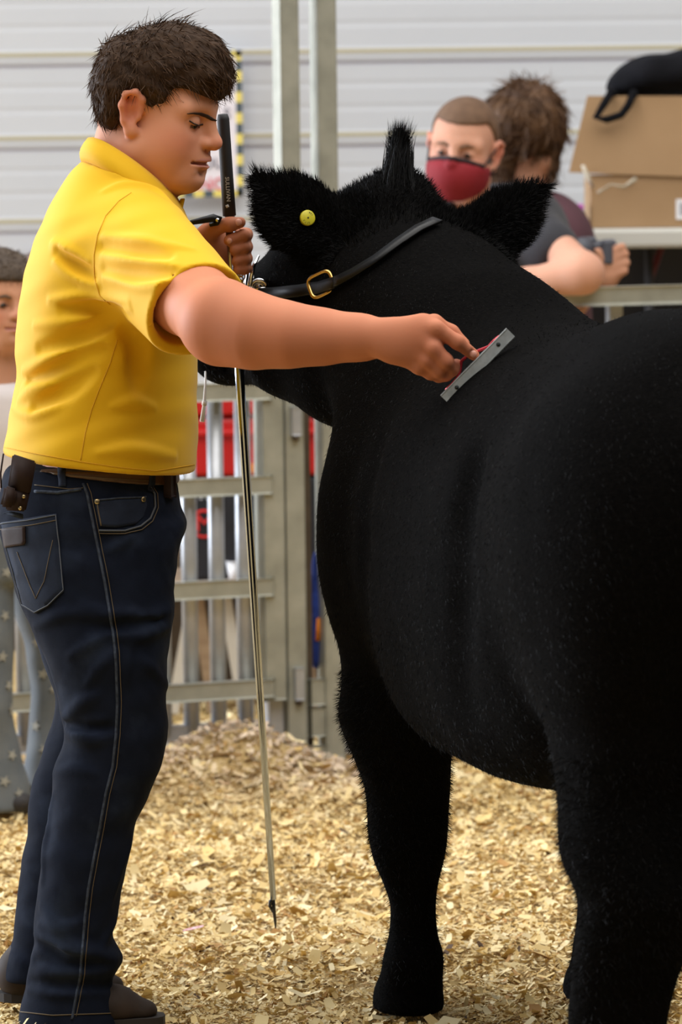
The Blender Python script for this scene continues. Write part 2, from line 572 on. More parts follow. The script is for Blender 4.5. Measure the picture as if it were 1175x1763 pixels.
# ------------------------------------------------------------------ materials
m_siding = mat('white_siding', rgb(204, 207, 212), 0.5, var=(1.5, rgb(193, 197, 203), 0.5), bump=(40, 0.03, 0.01))
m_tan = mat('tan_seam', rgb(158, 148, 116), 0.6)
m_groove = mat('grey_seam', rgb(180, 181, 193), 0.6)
m_ground = mat('bedding_base', rgb(205, 178, 122), 0.95, var=(30, rgb(150, 118, 66), 0.8), bump=(70, 0.9, 0.02))
m_conc = mat('pale_concrete', rgb(205, 198, 188), 0.9, var=(6, rgb(180, 172, 160), 0.6))
m_galv = mat('galvanised_steel', rgb(178, 178, 166), 0.42, 0.35, var=(14, rgb(140, 141, 130), 0.7), bump=(60, 0.08, 0.004))
m_galv2 = mat('bright_galvanised_tube', rgb(190, 192, 196), 0.35, 0.45, var=(18, rgb(150, 153, 158), 0.6))
m_rust_and_shade = mat('weathered_brown_steel_and_shade', rgb(96, 82, 66), 0.6, 0.2, var=(20, rgb(60, 50, 40), 0.7))
m_dark = mat('dark_gap', rgb(40, 44, 44), 0.7)
m_red = mat('red_plastic', rgb(205, 22, 18), 0.45, var=(5, rgb(170, 14, 12), 0.4))
m_blackbox = mat('black_canvas', rgb(30, 30, 34), 0.8, var=(30, rgb(40, 40, 46), 0.5))
m_emblem = mat('emblem_red', rgb(222, 44, 40), 0.7)
m_wood = mat('raw_lumber', rgb(176, 150, 120), 0.7, var=((3, 3, 40), rgb(140, 112, 84), 0.6))
m_whitewood = mat('whitewashed_lumber', rgb(222, 216, 204), 0.7, var=(9, rgb(200, 190, 172), 0.5))
m_kraft = mat('kraft_cardboard', rgb(166, 134, 98), 0.85, var=(7, rgb(150, 118, 82), 0.5), bump=((2, 2, 120), 0.05, 0.002))
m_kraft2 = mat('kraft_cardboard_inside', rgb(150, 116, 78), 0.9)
m_tape = mat('clear_tape', rgb(205, 196, 176), 0.15, spec=0.9)
m_white = mat('white_print', rgb(235, 235, 238), 0.5)
m_signw = mat('sign_white', rgb(232, 226, 232), 0.5)
m_yel = mat('hazard_yellow', rgb(232, 214, 110), 0.5)
m_hzb = mat('hazard_black', rgb(70, 84, 92), 0.5)
m_sgred = mat('sign_red', rgb(222, 90, 100), 0.5)
m_sgblk = mat('sign_black', rgb(96, 96, 112), 0.5)
m_jacket = mat('black_jacket', rgb(20, 20, 23), 0.95, var=(12, rgb(28, 28, 32), 0.6), spec=.08)
m_tabletop = mat('table_plastic', rgb(206, 204, 196), 0.5, var=(4, rgb(190, 188, 178), 0.5))
m_tableleg = mat('dark_red_steel', rgb(96, 24, 28), 0.5, 0.2)
m_steelblk_and_shade = mat('black_steel_and_shade', rgb(40, 40, 44), 0.5, 0.2)
m_pink = mat('magenta_plastic', rgb(190, 92, 180), 0.5)
m_teal = mat('dark_teal_plastic', rgb(52, 74, 78), 0.5)
m_pinkpale = mat('pale_pink', rgb(222, 196, 200), 0.6)
m_brownrim = mat('brown_rim', rgb(110, 84, 74), 0.6)
m_camera = mat('grey_camera', rgb(84, 86, 96), 0.5, var=(30, rgb(60, 62, 72), 0.5))
m_bluecl = mat('royal_blue_cloth', rgb(28, 56, 140), 0.8, var=(14, rgb(20, 40, 110), 0.6))
m_orange = mat('orange_cloth', rgb(226, 130, 30), 0.8)
m_flake = None

RNG = np.random.default_rng(7)
random.seed(3)

# ------------------------------------------------------------------ floor: shavings ring, with uneven ground
def ground_h(x, y):
    h = 0.010 * np.sin(x * 5.1 + 1.3 * np.sin(y * 3.3)) + 0.010 * np.sin(y * 6.2 + x * 2.0) + 0.006 * np.sin(x * 13 + y * 11)
    # heap of used bedding swept against the gate
    for (px, py, D, a, sx, sy) in ((395, 1300, 10.72, 0.10, .19, .16), (300, 1310, 10.5, 0.05, .22, .15), (520, 1322, 10.75, 0.045, .25, .12)):
        c = P(px, py, D)
        h = h + a * np.exp(-((x - c[0]) / sx) ** 2 - ((y - c[1]) / sy) ** 2)
    return h - 0.012
gx = np.linspace(-7.3, 7.3, 181); gy = np.linspace(-4.9, 14.2, 225)
GX, GY = np.meshgrid(gx, gy, indexing='ij')
GV = np.stack([GX, GY, ground_h(GX, GY)], -1).reshape(-1, 3)
ii = np.arange(180)[:, None] * 225 + np.arange(224)[None]
GQ = np.stack([ii, ii + 225, ii + 226, ii + 1], -1).reshape(-1, 4)
floor = mesh_np('floor', GV, GQ, m_ground)
tag(floor, 'show ring floor bedded with pale wood shavings', kind='structure')

# wood shavings
def make_flake_mat():
    m = mat('wood_shavings', rgb(222, 196, 140), 0.8, attr=True)
    return m
m_flake = make_flake_mat()
def flakes(name, n, xs, ys, size, seed):
    r = np.random.default_rng(seed)
    x = r.uniform(*xs, n); y = ys[0] + (ys[1] - ys[0]) * r.random(n) ** 1.25
    L = r.gamma(3.0, size / 3.0, n) * r.choice([1, 1, 1, 1, 1, 2.0], n); Wd = L * r.uniform(0.15, 0.6, n)
    yaw = r.uniform(0, 2 * np.pi, n); tilt = r.normal(0, 0.34, n); rollv = r.normal(0, 0.34, n)
    z = ground_h(x, y) + r.uniform(0.0, 0.02, n)
    a = np.stack([np.cos(yaw) * np.cos(tilt), np.sin(yaw) * np.cos(tilt), np.sin(tilt)], 1)
    b0 = np.stack([-np.sin(yaw), np.cos(yaw), 0 * yaw], 1)
    nn = np.cross(a, b0); b = b0 * np.cos(rollv)[:, None] + nn * np.sin(rollv)[:, None]; nn = np.cross(a, b)
    c = np.stack([x, y, z], 1)
    curl = r.uniform(-0.1, 0.5, n)[:, None] * L[:, None]
    V = np.zeros((n, 6, 3))
    tap = r.uniform(.4, 1, n)[:, None]
    for i, t in enumerate((-0.5, 0.05, 0.5)):
        w = Wd[:, None] * (1 if i == 1 else tap)
        off = c + a * L[:, None] * t + nn * curl * (t * t * 1.6)
        V[:, 2 * i] = off - b * w / 2; V[:, 2 * i + 1] = off + b * w / 2
    Q = np.array([(0, 1, 3, 2), (2, 3, 5, 4)])
    Fc = (np.arange(n)[:, None, None] * 6 + Q[None]).reshape(-1, 4)
    pal = np.array([rgb(230, 206, 150)[:3], rgb(222, 193, 130)[:3], rgb(238, 219, 172)[:3], rgb(207, 174, 108)[:3], rgb(176, 132, 74)[:3], rgb(84, 62, 40)[:3]])
    k = r.choice(6, n, p=[.32, .27, .2, .14, .062, .008])
    colr = pal[k] * r.uniform(.85, 1.12, (n, 1))
    # older, pinker bedding heaped by the gate
    old = np.exp(-((y - 10.75) / .35) ** 2) * (x < 0.1) * (r.random(n) < .8)
    pk = np.array(rgb(214, 192, 168)[:3]) * r.uniform(.8, 1.1, (n, 1))
    colr = colr * (1 - old[:, None]) + pk * old[:, None]
    o = mesh_np(name, V.reshape(-1, 3), Fc, m_flake, None, smooth=False, cols=np.repeat(colr, 6, 0))
    return tag(o, 'curled pale wood shavings strewn over the ring floor', 'shavings', kind='stuff')
flakes('wood_shavings', 300000, (-1.25, 1.25), (7.3, 12.4), 0.0092, 11)

# ------------------------------------------------------------------ back wall of ribbed siding
WALLD = 13.5
wall = box_obj('wall_back', (0, WALLD + 0.06, 2.0), (5.0, 0, 0), (0, 0.02, 0), (0, 0, 2.1), m_groove)
tag(wall, 'white ribbed metal siding wall behind the ring', kind='structure')
pitch = 0.2435
# one course: tan lip, broad white rib, shadow groove, then flat field with two shallow swages
prof = [(0.0, 0.006), (0.003, 0.009), (0.007, 0.012), (0.012, 0.013), (0.034, 0.010), (0.037, 0.007), (0.042, 0.003), (0.046, 0.004),
        (0.090, 0.004), (0.098, 0.0028), (0.106, 0.0028), (0.114, 0.004), (0.158, 0.004), (0.166, 0.0028), (0.174, 0.0028), (0.182, 0.004), (0.236, 0.004), (pitch, 0.006)]
z0 = P(587, 84, WALLD)[2]
sid_me = None
for k in range(-7, 3):
    zt = z0 + k * pitch
    V = []; Fc = []
    for sx in (-5.0, 5.0):
        for (dz, dy) in prof: V.append((sx, WALLD + 0.03 - dy, -dz))
    n = len(prof)
    for i in range(n - 1): Fc.append((i, i + 1, n + i + 1, n + i))
    if sid_me is None:
        me = bpy.data.meshes.new('siding_panel'); me.from_pydata(V, [], Fc); me.update()
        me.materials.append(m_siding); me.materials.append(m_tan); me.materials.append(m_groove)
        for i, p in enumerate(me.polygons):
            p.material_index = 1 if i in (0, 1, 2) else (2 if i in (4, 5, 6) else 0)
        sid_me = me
    o = bpy.data.objects.new('siding_panel', sid_me); o.location = (0, 0, zt); link(o, wall)
# unseen roof and dark walls, added to cut fill light and darken steel reflections
m_added_roof = mat('added_roof', rgb(150, 150, 148), .7, var=(1, rgb(128, 128, 126), .5))
m_added_wall = mat('added_wall_boards', rgb(66, 64, 64), .8, var=((1, 1, 12), rgb(46, 45, 45), .7))
tag(box_obj('added_ceiling', (0, 4.5, 7.1), (7.5, 0, 0), (0, 9.6, 0), (0, 0, .05), m_added_roof), kind='structure', label='unseen grey roof added over the ring to cut fill light')
tag(box_obj('added_wall_front', (0, -5.0, 3.5), (7.5, 0, 0), (0, .05, 0), (0, 0, 3.6), m_added_wall), kind='structure', label='unseen dark wall added behind the photographer to cut fill light')
tag(box_obj('added_wall_right', (7.4, 4.5, 3.5), (.05, 0, 0), (0, 9.5, 0), (0, 0, 3.6), m_added_wall), kind='structure', label='unseen dark wall added beside the ring to cut fill light')
# dark kick board along the wall foot
tag(box_obj('baseboard_back', (0, WALLD - 0.02, 0.14), (5, 0, 0), (0, 0.03, 0), (0, 0, 0.16), m_rust_and_shade), kind='structure', label='dark wooden kick board along the foot of the siding')

# ------------------------------------------------------------------ safety sign on the wall
sgD = WALLD - 0.025
sl = P(262, 88, sgD); sr = P(416, 86, sgD); sb = P(419, 338, sgD)
sign = thing('safety_sign', 'white safety sign with striped yellow and black border on the wall', 'sign', ((sl[0] + sr[0]) / 2, sgD, sb[2]))
cx = (sl[0] + sr[0]) / 2; cz = (sl[2] + sb[2]) / 2; hw = (sr[0] - sl[0]) / 2; hh = (sl[2] - sb[2]) / 2
box_obj('sign_board', (cx, sgD, cz), (hw, 0, 0), (0, 0.003, 0), (0, 0, hh), m_signw, sign)
bw = 0.009; n_st = 0
def hz(x0, z0_, x1, z1, cnt):
    for i in range(cnt):
        t0 = i / cnt; t1 = (i + 1) / cnt
        a = A(x0 + (x1 - x0) * t0, 0, z0_ + (z1 - z0_) * t0); b = A(x0 + (x1 - x0) * t1, 0, z0_ + (z1 - z0_) * t1)
        c = (a + b) / 2; c[1] = sgD - 0.004
        d = (b - a) / 2; up = A(d[2], 0, -d[0]); up = up / np.linalg.norm(up) * bw
        box_obj('border_stripe', c, d, (0, 0.0012, 0), up, m_yel if i % 2 == 0 else m_hzb, sign)
hz(cx + hw - bw, cz + hh, cx + hw - bw, cz - hh, 14)
hz(cx - hw + bw, cz + hh, cx - hw + bw, cz - hh, 14)
hz(cx - hw, cz + hh - bw, cx + hw, cz + hh - bw, 9)
hz(cx - hw, cz - hh + bw, cx + hw, cz - hh + bw, 9)
text_obj('sign_word', 'DU', 0.045, P(368, 282, sgD - 0.006), (1, 0, 0), (0, 0, 1), m_sgblk, sign)
text_obj('sign_word', 'ANC', 0.052, P(355, 318, sgD - 0.006), (1, 0, 0), (0, 0, 1), m_sgred, sign)
text_obj('sign_word', 'S', 0.045, P(391, 197, sgD - 0.006), (1, 0, 0), (0, 0, 1), m_sgblk, sign)
# round pink disc on the wall
pk = P(62, 470, sgD); disc = thing('wall_disc', 'pale pink round disc with a thin brown rim on the siding wall', 'disc', pk)
mb = MB(); mb.tube([pk + A(0, 0.004, 0), pk - A(0, 0.004, 0)], 0.055, 32); mb.build('disc_face', m_pinkpale, disc)
mb = MB(); mb.tube([pk + A(math.cos(t) * 0.057, -0.004, math.sin(t) * 0.057) for t in np.linspace(0, 2 * math.pi, 40)[:-1]], 0.004, 6, closed=True); mb.build('disc_rim', m_brownrim, disc, True)

# ------------------------------------------------------------------ steel gate, posts and rail
FA = math.radians(21)
FE = A(math.cos(FA), math.sin(FA), 0); FN = A(math.sin(FA), -math.cos(FA), 0); UZ = A(0, 0, 1)
FO = P(472, 1000, 11.0); FO[2] = 0            # gate latch stile, on the ground
def fx(px, py=1000):
    """distance along the fence where the frame column px meets it"""
    d = ray(px, py); d = d / d[1]
    # CAMP + d*t = FO + FE*s (xy)
    M2 = np.array([[d[0], -FE[0]], [d[1], -FE[1]]]); t, s = np.linalg.solve(M2, (FO - CAMP)[:2]); return s
def fz(px, py):
    s = fx(px, py); D = (FO + FE * s)[1]; return P(px, py, D)[2]
gate = thing('steel_gate', 'galvanised picket gate standing beside the boy in yellow', 'gate', FO)
rails_z = [(fz(445, 672), 'r'), (fz(445, 834), 'r'), (fz(445, 1009), 'r'), (fz(445, 1183), 'r')]
gl, gr = fx(-260), fx(462)
for z, _ in rails_z:
    c = FO + FE * (gl + gr) / 2 + UZ * z
    box_obj('rail', c + FN * 0.02, FE * (gr - gl) / 2, FN * 0.016, UZ * 0.021, m_galv, gate, 0.004)
zb = fz(445, 1258)
box_obj('bottom_rail', FO + FE * (gl + gr) / 2 + UZ * zb - FN * 0.02, FE * (gr - gl) / 2, FN * 0.015, UZ * 0.022, m_galv2, gate, 0.004)
top_z = rails_z[0][0] + 0.02
sp = (fx(425) - fx(378)); s = fx(425)
pk_me = None; pz = (zb + rails_z[0][0]) / 2; ph = (rails_z[0][0] - zb) / 2
while s > gl:
    c = FO + FE * s - FN * 0.018
    if pk_me is None:
        mb = MB(); mb.tube([(0, 0, -ph), (0, 0, ph)], 0.0195, 12); o = mb.build('picket', m_galv2, gate, True); pk_me = o.data
        o.location = c + UZ * pz
    else:
        o = bpy.data.objects.new('picket', pk_me); link(o, gate); o.location = c + UZ * pz
    s -= sp
c = FO + FE * fx(466) + UZ * ((top_z + 0.15) / 2)
box_obj('latch_stile', c, FE * 0.026, FN * 0.03, UZ * ((top_z - 0.15) / 2), m_galv, gate, 0.004)
tag(box_obj('bottom_stile', FO + FE * fx(472) + UZ * 0.09 - FN * 0.015, FE * 0.018, FN * 0.02, UZ * 0.09, m_galv2, gate, 0.003))

def post(px_c, ztop, label, wdt=0.024):
    p = FO + FE * fx(px_c); t = thing('steel_post', label, 'post', p, 'tall galvanised posts behind the gate')
    box_obj('post_tube', p + UZ * ztop / 2, FE * wdt, FN * 0.024, UZ * ztop / 2, m_galv, t, 0.004)
    return t, p
pa, pap = post(504, 2.6, 'tall galvanised post next to the gate latch')
pb, pbp = post(568, 2.6, 'tall galvanised post between the gate and the bull\'s poll tuft')
# hinge lugs and sleeve on the near post
for (py0, py1) in ((700, 748), (1148, 1202)):
    zc_ = (fz(510, py0) + fz(510, py1)) / 2; hz_ = abs(fz(510, py0) - fz(510, py1)) / 2
    box_obj('latch_lug', pap + FE * 0.002 + FN * 0.03 + UZ * zc_, FE * 0.011, FN * 0.008, UZ * hz_, m_galv2, pa, 0.002)
    mb = MB(); mb.tube([pap + FE * .002 + FN * .032 + UZ * (zc_ - hz_ - .014), pap + FE * .002 + FN * .032 + UZ * (zc_ - hz_)], 0.007, 8); mb.build('bolt', m_rust_and_shade, pa, True)
# brown slide channel between the posts
q = FO + FE * fx(534) - FN * 0.02
t = thing('slide_channel', 'narrow brown steel channel standing between the two tall posts', 'channel', q)
box_obj('channel_web', q + UZ * 0.5, FE * 0.008, FN * 0.01, UZ * 0.5, m_rust_and_shade, t)
box_obj('channel_flange', q + FE * -0.012 + UZ * 0.5 - FN * 0.012, FE * 0.004, FN * 0.012, UZ * 0.5, m_dark, t)
for py0, py1 in ((1168, 1212), (1217, 1266), (1283, 1320)):
    za, zb_ = fz(545, py0), fz(545, py1)
    box_obj('channel_bracket', q + FE * 0.012 + FN * 0.03 + UZ * (za + zb_) / 2, FE * 0.02, FN * 0.012, UZ * abs(za - zb_) / 2, m_galv, t, 0.003)
# fence panel going on to the right, behind the bull
fr = thing('fence_panel', 'galvanised fence panel with a top rail the masked person leans on', 'fence', FO + FE * fx(900))
rz = fz(1000, 511)
fl_, fr_ = fx(585), fx(1800)
for z in (rz, rz - 0.3, rz - 0.6, rz - 0.9):
    box_obj('rail', FO + FE * (fl_ + fr_) / 2 + UZ * z, FE * (fr_ - fl_) / 2, FN * 0.022, UZ * 0.023, m_galv, fr, 0.006)
for s in np.linspace(fl_ + .03, fr_, 9):
    box_obj('upright', FO + FE * s - FN * 0.03 + UZ * (rz - .02) / 2, FE * 0.018, FN * 0.012, UZ * (rz - .02) / 2, m_galv2, fr)
# blue cloth on the far post
q = pbp + FE * -0.026 - FN * 0.03
S = SDF(); S.add(ell(q + UZ * 0.30, (0.018, 0.02, 0.09)), .02); S.add(ell(q + UZ * 0.42, (0.010, 0.012, 0.08)), .03)
S.disp(lambda p: 0.003 * noise3(p, 140, 5))
V, Q = polygonise(S, q + A(-.06, -.06, .15), q + A(.06, .06, .55), 0.004)
t = thing('blue_rag', 'royal blue rag with orange print hanging beside the far tall post', 'rag', q + UZ * .2)
mesh_np('cloth', V, Q, m_bluecl, t)
sf = Surf(V, Q)
h, nn = sf.near(q + UZ * 0.31 + FN * 0.05 - FE * .006, 0.001)
mb = MB(); mb.tube([h + UZ * .03, h - UZ * .025], [0.004, .009], 8, flat=(nn, .2)); mb.build('print', m_orange, t, True)

# ------------------------------------------------------------------ bench with bins behind the gate
bD = 12.05
def B(px, py, D=bD): return P(px, py, D)
bl = B(250, 985)[0]; br = B(560, 985)[0]; bz = B(400, 990)[2]
bench = thing('wooden_bench', 'low wooden bench with splayed legs behind the gate pickets', 'bench', ((bl + br) / 2, bD, 0))
for k in range(3):
    box_obj('bench_board', ((bl + br) / 2, bD - 0.14 + 0.14 * k, bz - 0.014), ((br - bl) / 2, 0, 0), (0, 0.066, 0), (0, 0, 0.014), m_wood, bench)
for (x0, y0, x1, y1, mm) in ((340, 1030, 362, 1180, m_wood), (388, 1030, 412, 1170, m_whitewood), (322, 1090, 304, 1190, m_whitewood), (520, 1030, 535, 1180, m_wood)):
    a = B(x0, y0, bD - .12); b = B(x1, y1, bD - .12); b = a + (b - a) * ((a[2] - 0.0) / (a[2] - b[2])); a = b + (a - b) * 1.25
    if a[2] > bz - .03: a = b + (a - b) * ((bz - .03 - b[2]) / (a[2] - b[2]))
    d = (a - b) / 2; u = A(1, 0, 0) * 0.016
    box_obj('leg', (a + b) / 2, u, (0, 0.018, 0), d, mm, bench)
box_obj('under_bench_shade', ((bl + br) / 2, bD + 0.16, bz * .48), ((br - bl) / 2, 0, 0), (0, 0.012, 0), (0, 0, bz * .40), m_rust_and_shade, bench)  # dark sheet standing in for the shadow under the bench
bin_ = thing('black_bin', 'black bin with a circled red M emblem standing on the bench', 'bin', ((bl + br) / 2, bD, bz))
z1 = B(400, 815)[2]
bxl, bxr = B(318, 900)[0], B(552, 900)[0]
box_obj('bin_body', ((bxl + bxr) / 2, bD, (bz + z1) / 2), ((bxr - bxl) / 2, 0, 0), (0, 0.16, 0), (0, 0, (z1 - bz) / 2 - .002), m_blackbox, bin_, 0.01)
ec = P(352, 902, bD - 0.165)
mb = MB(); mb.tube([ec + A(math.cos(t) * .034, 0, math.sin(t) * .034) for t in np.linspace(0, 6.2832, 40)[:-1]], 0.0035, 6, closed=True, flat=(A(0, 1, 0), .3)); mb.build('emblem_ring', m_emblem, bin_, True)
text_obj('emblem_letter', 'M', 0.062, ec + A(0, -.002, 0), (1, 0, 0), (0, 0, 1), m_emblem, bin_, depth=0.001)
text_obj('printed_mark', '- -', 0.03, P(352, 857, bD - 0.168), (1, 0, 0), (0, 0, 1), m_white, bin_, depth=0.001)
cool = thing('red_crate', 'bright red plastic crate stacked on the black bin', 'crate', ((bxl + bxr) / 2, bD, z1))
z2 = B(400, 675)[2]; zm = B(400, 715)[2]
box_obj('crate_body', ((bxl + bxr) / 2, bD, (z1 + zm) / 2 + .004), ((bxr - bxl) / 2 + .01, 0, 0), (0, 0.16, 0), (0, 0, (zm - z1) / 2), m_red, cool, 0.012)
box_obj('crate_lid', ((bxl + bxr) / 2, bD, (z2 + zm) / 2 + .006), ((bxr - bxl) / 2 + .018, 0, 0), (0, 0.17, 0), (0, 0, (z2 - zm) / 2 - .004), m_red, cool, 0.01)
box_obj('crate_rib', ((bxl + bxr) / 2, bD - .162, B(400, 738)[2]), ((bxr - bxl) / 2 + .005, 0, 0), (0, 0.012, 0), (0, 0, .008), m_red, cool, 0.004)
box_obj('latch', P(437, 806, bD - .17), (.008, 0, 0), (0, .006, 0), (0, 0, .012), m_orange, cool, .002)
cp = P(406, 982, bD - .17); cp[2] = bz
cup = thing('paper_cup', 'white paper cup on the bench edge behind the gate', 'cup', cp)
mb = MB(); mb.tube([cp + UZ * .001, cp + UZ * .05], [.017, .024], 16); mb.build('cup_wall', m_white, cup, True)
mb = MB(); mb.tube([cp + UZ * .05 + A(math.cos(t) * .024, math.sin(t) * .024, 0) for t in np.linspace(0, 6.2832, 24)[:-1]], .0022, 5, closed=True); mb.build('cup_rim', m_white, cup, True)

# ------------------------------------------------------------------ raised table with carton, jacket
tD = 12.35
tz = P(1100, 392, tD)[2]; tl = P(925, 400, tD)[0]; tr_ = P(1420, 400, tD)[0]
tb = thing('folding_table', 'pale plastic folding table carrying the carton', 'table', ((tl + tr_) / 2, tD + .3, 0))
box_obj('table_top', ((tl + tr_) / 2, tD + .3, tz - .028), ((tr_ - tl) / 2, 0, 0), (0, .33, 0), (0, 0, .026), m_tabletop, tb, .01)
for (px, D) in ((1118, tD + .08), (1400, tD + .08), (960, tD + .08), (1118, tD + .55), (1400, tD + .55)):
    b = P(px, 430, D); 
    mb = MB(); mb.tube([A(b[0], D, 0.0), A(b[0], D, tz - .05)], .012, 8); mb.build('leg', m_steelblk_and_shade, tb, True)
a = P(1140, 425, tD + .1); b = P(1113, 500, tD + .1)
mb = MB(); mb.tube([a, a + (b - a) * 1.0], .009, 8); mb.build('brace', m_tableleg, tb, True)
box_obj('under_table_shade', ((tl + tr_) / 2, tD + .64, tz - .35), ((tr_ - tl) / 2 - .03, 0, 0), (0, .008, 0), (0, 0, .28), m_steelblk_and_shade, tb)  # dark sheet that paints the shade below the table top
# carton
cD = tD + .03
def C(px, py, D=cD): return P(px, py, D)
cl = C(1020, 300)[0]; cr = cl + 0.46; zt = C(1050, 302)[2]
carton = thing('cardboard_carton', 'open brown cardboard carton with one flap raised, on the folding table', 'carton', ((cl + cr) / 2, cD + .16, tz))
th = 0.004
box_obj('front_wall', ((cl + cr) / 2, cD, (tz + zt) / 2), ((cr - cl) / 2, 0, 0), (0, th, 0), (0, 0, (zt - tz) / 2), m_kraft, carton)
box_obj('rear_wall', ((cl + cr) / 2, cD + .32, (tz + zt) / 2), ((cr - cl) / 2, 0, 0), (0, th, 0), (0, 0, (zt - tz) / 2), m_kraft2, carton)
for x in (cl, cr): box_obj('side_wall', (x, cD + .16, (tz + zt) / 2), (th, 0, 0), (0, .16, 0), (0, 0, (zt - tz) / 2), m_kraft, carton)
# flap: trapezoid that leans, splayed beyond the box edge
fv = [C(980, 297, cD - .012), C(1400, 312, cD - .012), C(1400, 166, cD + .02), C(1012, 165, cD + .02)]
V = [v for v in fv] + [v + A(0, .006, 0) for v in fv]
mesh_np('raised_flap', V, [(0, 1, 2, 3), (7, 6, 5, 4), (0, 4, 5, 1), (1, 5, 6, 2), (2, 6, 7, 3), (3, 7, 4, 0)], m_kraft, carton, False)
mb = MB(); mb.tube([C(1004, 285, cD - .02), C(1012, 305, cD - .018), C(1022, 322, cD - .016)], [.006, .010, .004], 6, flat=(A(.6, .8, 0), .08)); mb.build('loose_tape', m_tape, carton, True)
mb = MB(); mb.tube([C(1030, 332, cD - .012), C(1052, 318, cD - .02), C(1075, 322, cD - .014), C(1096, 308, cD - .02)], [.005, .004, .006, .008], 6, flat=(A(0, .7, .7), .12)); mb.build('loose_tape', m_tape, carton, True)
lab = C(1186, 360, cD - .006)
box_obj('shipping_label', lab, (.033, 0, 0), (0, .0015, 0), (0, 0, .027), m_white, carton)
for k in range(5): box_obj('label_bar', lab + A(-.02 + k * .009, -.002, 0), (.0022, 0, 0), (0, .0008, 0), (0, 0, .017), m_sgblk, carton)
# black jacket heaped on the carton
jD = cD + .14
S = SDF()
for (px, py, rx, ry, rz_) in ((1075, 150, .05, .10, .035), (1110, 132, .07, .13, .05), (1160, 128, .09, .14, .055), (1220, 122, .09, .14, .07), (1280, 135, .08, .13, .06)):
    S.add(ell(P(px, py, jD), (rx, ry, rz_)), .05)
S.disp(lambda p: .006 * noise3(p, 45, 9))
c0 = P(1170, 130, jD)
V, Q = polygonise(S, c0 - A(.35, .3, .2), c0 + A(.35, .3, .2), .009)
jz = V[:, 2].min()
jk = thing('black_jacket', 'black jacket heaped on top of the open carton', 'jacket', (c0[0], jD, jz))
mesh_np('jacket_body', V, Q, m_jacket, jk)
mb = MB(); loop = [P(1052, 160, cD - .03), P(1040, 180, cD - .035), P(1027, 202, cD - .035), P(1045, 206, cD - .035), P(1070, 198, cD - .035), P(1082, 182, cD - .035), P(1090, 164, cD - .03)]
mb.tube(loop, .011, 8, flat=(A(0, 1, 0), .5)); mb.tube([P(1060, 158, jD - .04), loop[0]], .012, 8); mb.tube([P(1094, 158, jD - .04), loop[-1]], .012, 8)
mb.build('jacket_sleeve_loop', m_jacket, jk, True)
# teal tub with magenta lid on the table
q = P(990, 372, tD + .05); q[2] = tz
kt = thing('small_teal_tub', 'small dark teal tub with a magenta lid on the table beside the carton', 'tub', q)
box_obj('tub_body', q + UZ * .024, (.028, 0, 0), (0, .03, 0), (0, 0, .023), m_teal, kt, .005)
box_obj('tub_lid', q + UZ * .056, (.024, 0, 0), (0, .028, 0), (0, 0, .009), m_pink, kt, .005)
for dx, dz in ((.005, .034), (.012, .013)):
    mb = MB(); mb.tube([q + A(dx, -.0295, dz), q + A(dx, -.033, dz)], .007, 12); mb.build('tub_sticker', m_pinkpale, kt, True)

# ------------------------------------------------------------------ the black bull
m_coat = mat('black_coat', (0.0022, 0.0021, 0.0021, 1), 0.9, var=(160, (0.0050, 0.0046, 0.0044, 1), 0.8), bump=((200, 200, 420), 0.5, 0.003), spec=0.02)
m_hair = mat('black_hair', (0.0038, 0.0036, 0.0036, 1), 0.7, spec=0.14)
m_hoof = mat('black_hoof', (0.012, 0.011, 0.011, 1), 0.45, bump=(60, .2, .003))
m_tagy = mat('yellow_tag', rgb(206, 196, 44), 0.45)
m_ink = mat('tag_ink', rgb(60, 60, 20), 0.6)
m_strapk = mat('black_leather', (0.004, 0.004, 0.0045, 1), 0.4, spec=0.22, bump=(120, .1, .001))
m_brass = mat('brass', rgb(196, 160, 96), 0.22, 1.0)
m_chrome = mat('chrome', (0.72, 0.72, 0.74, 1), 0.12, 1.0)

CFW = A(-0.247, 0.969, 0); CLF = A(-0.969, -0.247, 0); CO = A(0.60, 6.55, 0)
def CW(w, l, z): return CO + CFW * w + CLF * l + UZ * z
cow = SDF()
# trunk: rows (w, centre l, centre z, half width, half height)
tr = [(-0.03, .97, .10, .12), (0.04, .965, .17, .19), (0.14, .95, .245, .275), (0.28, .925, .285, .32), (0.45, .885, .295, .35), (0.70, .85, .32, .355),
      (0.92, .845, .32, .352), (1.12, .85, .315, .345), (1.28, .86, .305, .325), (1.42, .87, .275, .29), (1.52, .86, .215, .225), (1.58, .85, .13, .14)]
cow.add(stack([(w, 0, z, a, b) for (w, z, a, b) in tr], CO, CFW, CLF, UZ, 2.0, round_=.06), .05)
# ridge of back, hip bones, shoulders, thighs, brisket
cow.add(stack([(.30, 0, .72, .17, .13), (.45, 0, .69, .25, .17), (.7, 0, .668, .285, .188), (.95, 0, .665, .285, .185), (1.15, 0, .69, .25, .165), (1.3, 0, .72, .18, .13)], CO, CFW, CLF, UZ, 3.0, round_=.05), .08)
cow.add(ell(CW(.21, .165, .88), (.13, .21, .25), np.stack([CLF, CFW, UZ], 1)), .08)
cow.add(ell(CW(.21, -.165, .88), (.13, .21, .25), np.stack([CLF, CFW, UZ], 1)), .08)
for sd in (1, -1):
    cow.add(ell(CW(1.30, .20 * sd, .80), (.115, .17, .25), np.stack([CLF, CFW, UZ], 1)), .07)
cow.add(ell(CW(1.52, 0, .70), (.15, .14, .17), np.stack([CLF, CFW, UZ], 1)), .10)
# sheath fold under the belly
cow.add(ell(CW(.86, .02, .50), (.05, .14, .045), np.stack([CLF, CFW, UZ], 1)), .06)
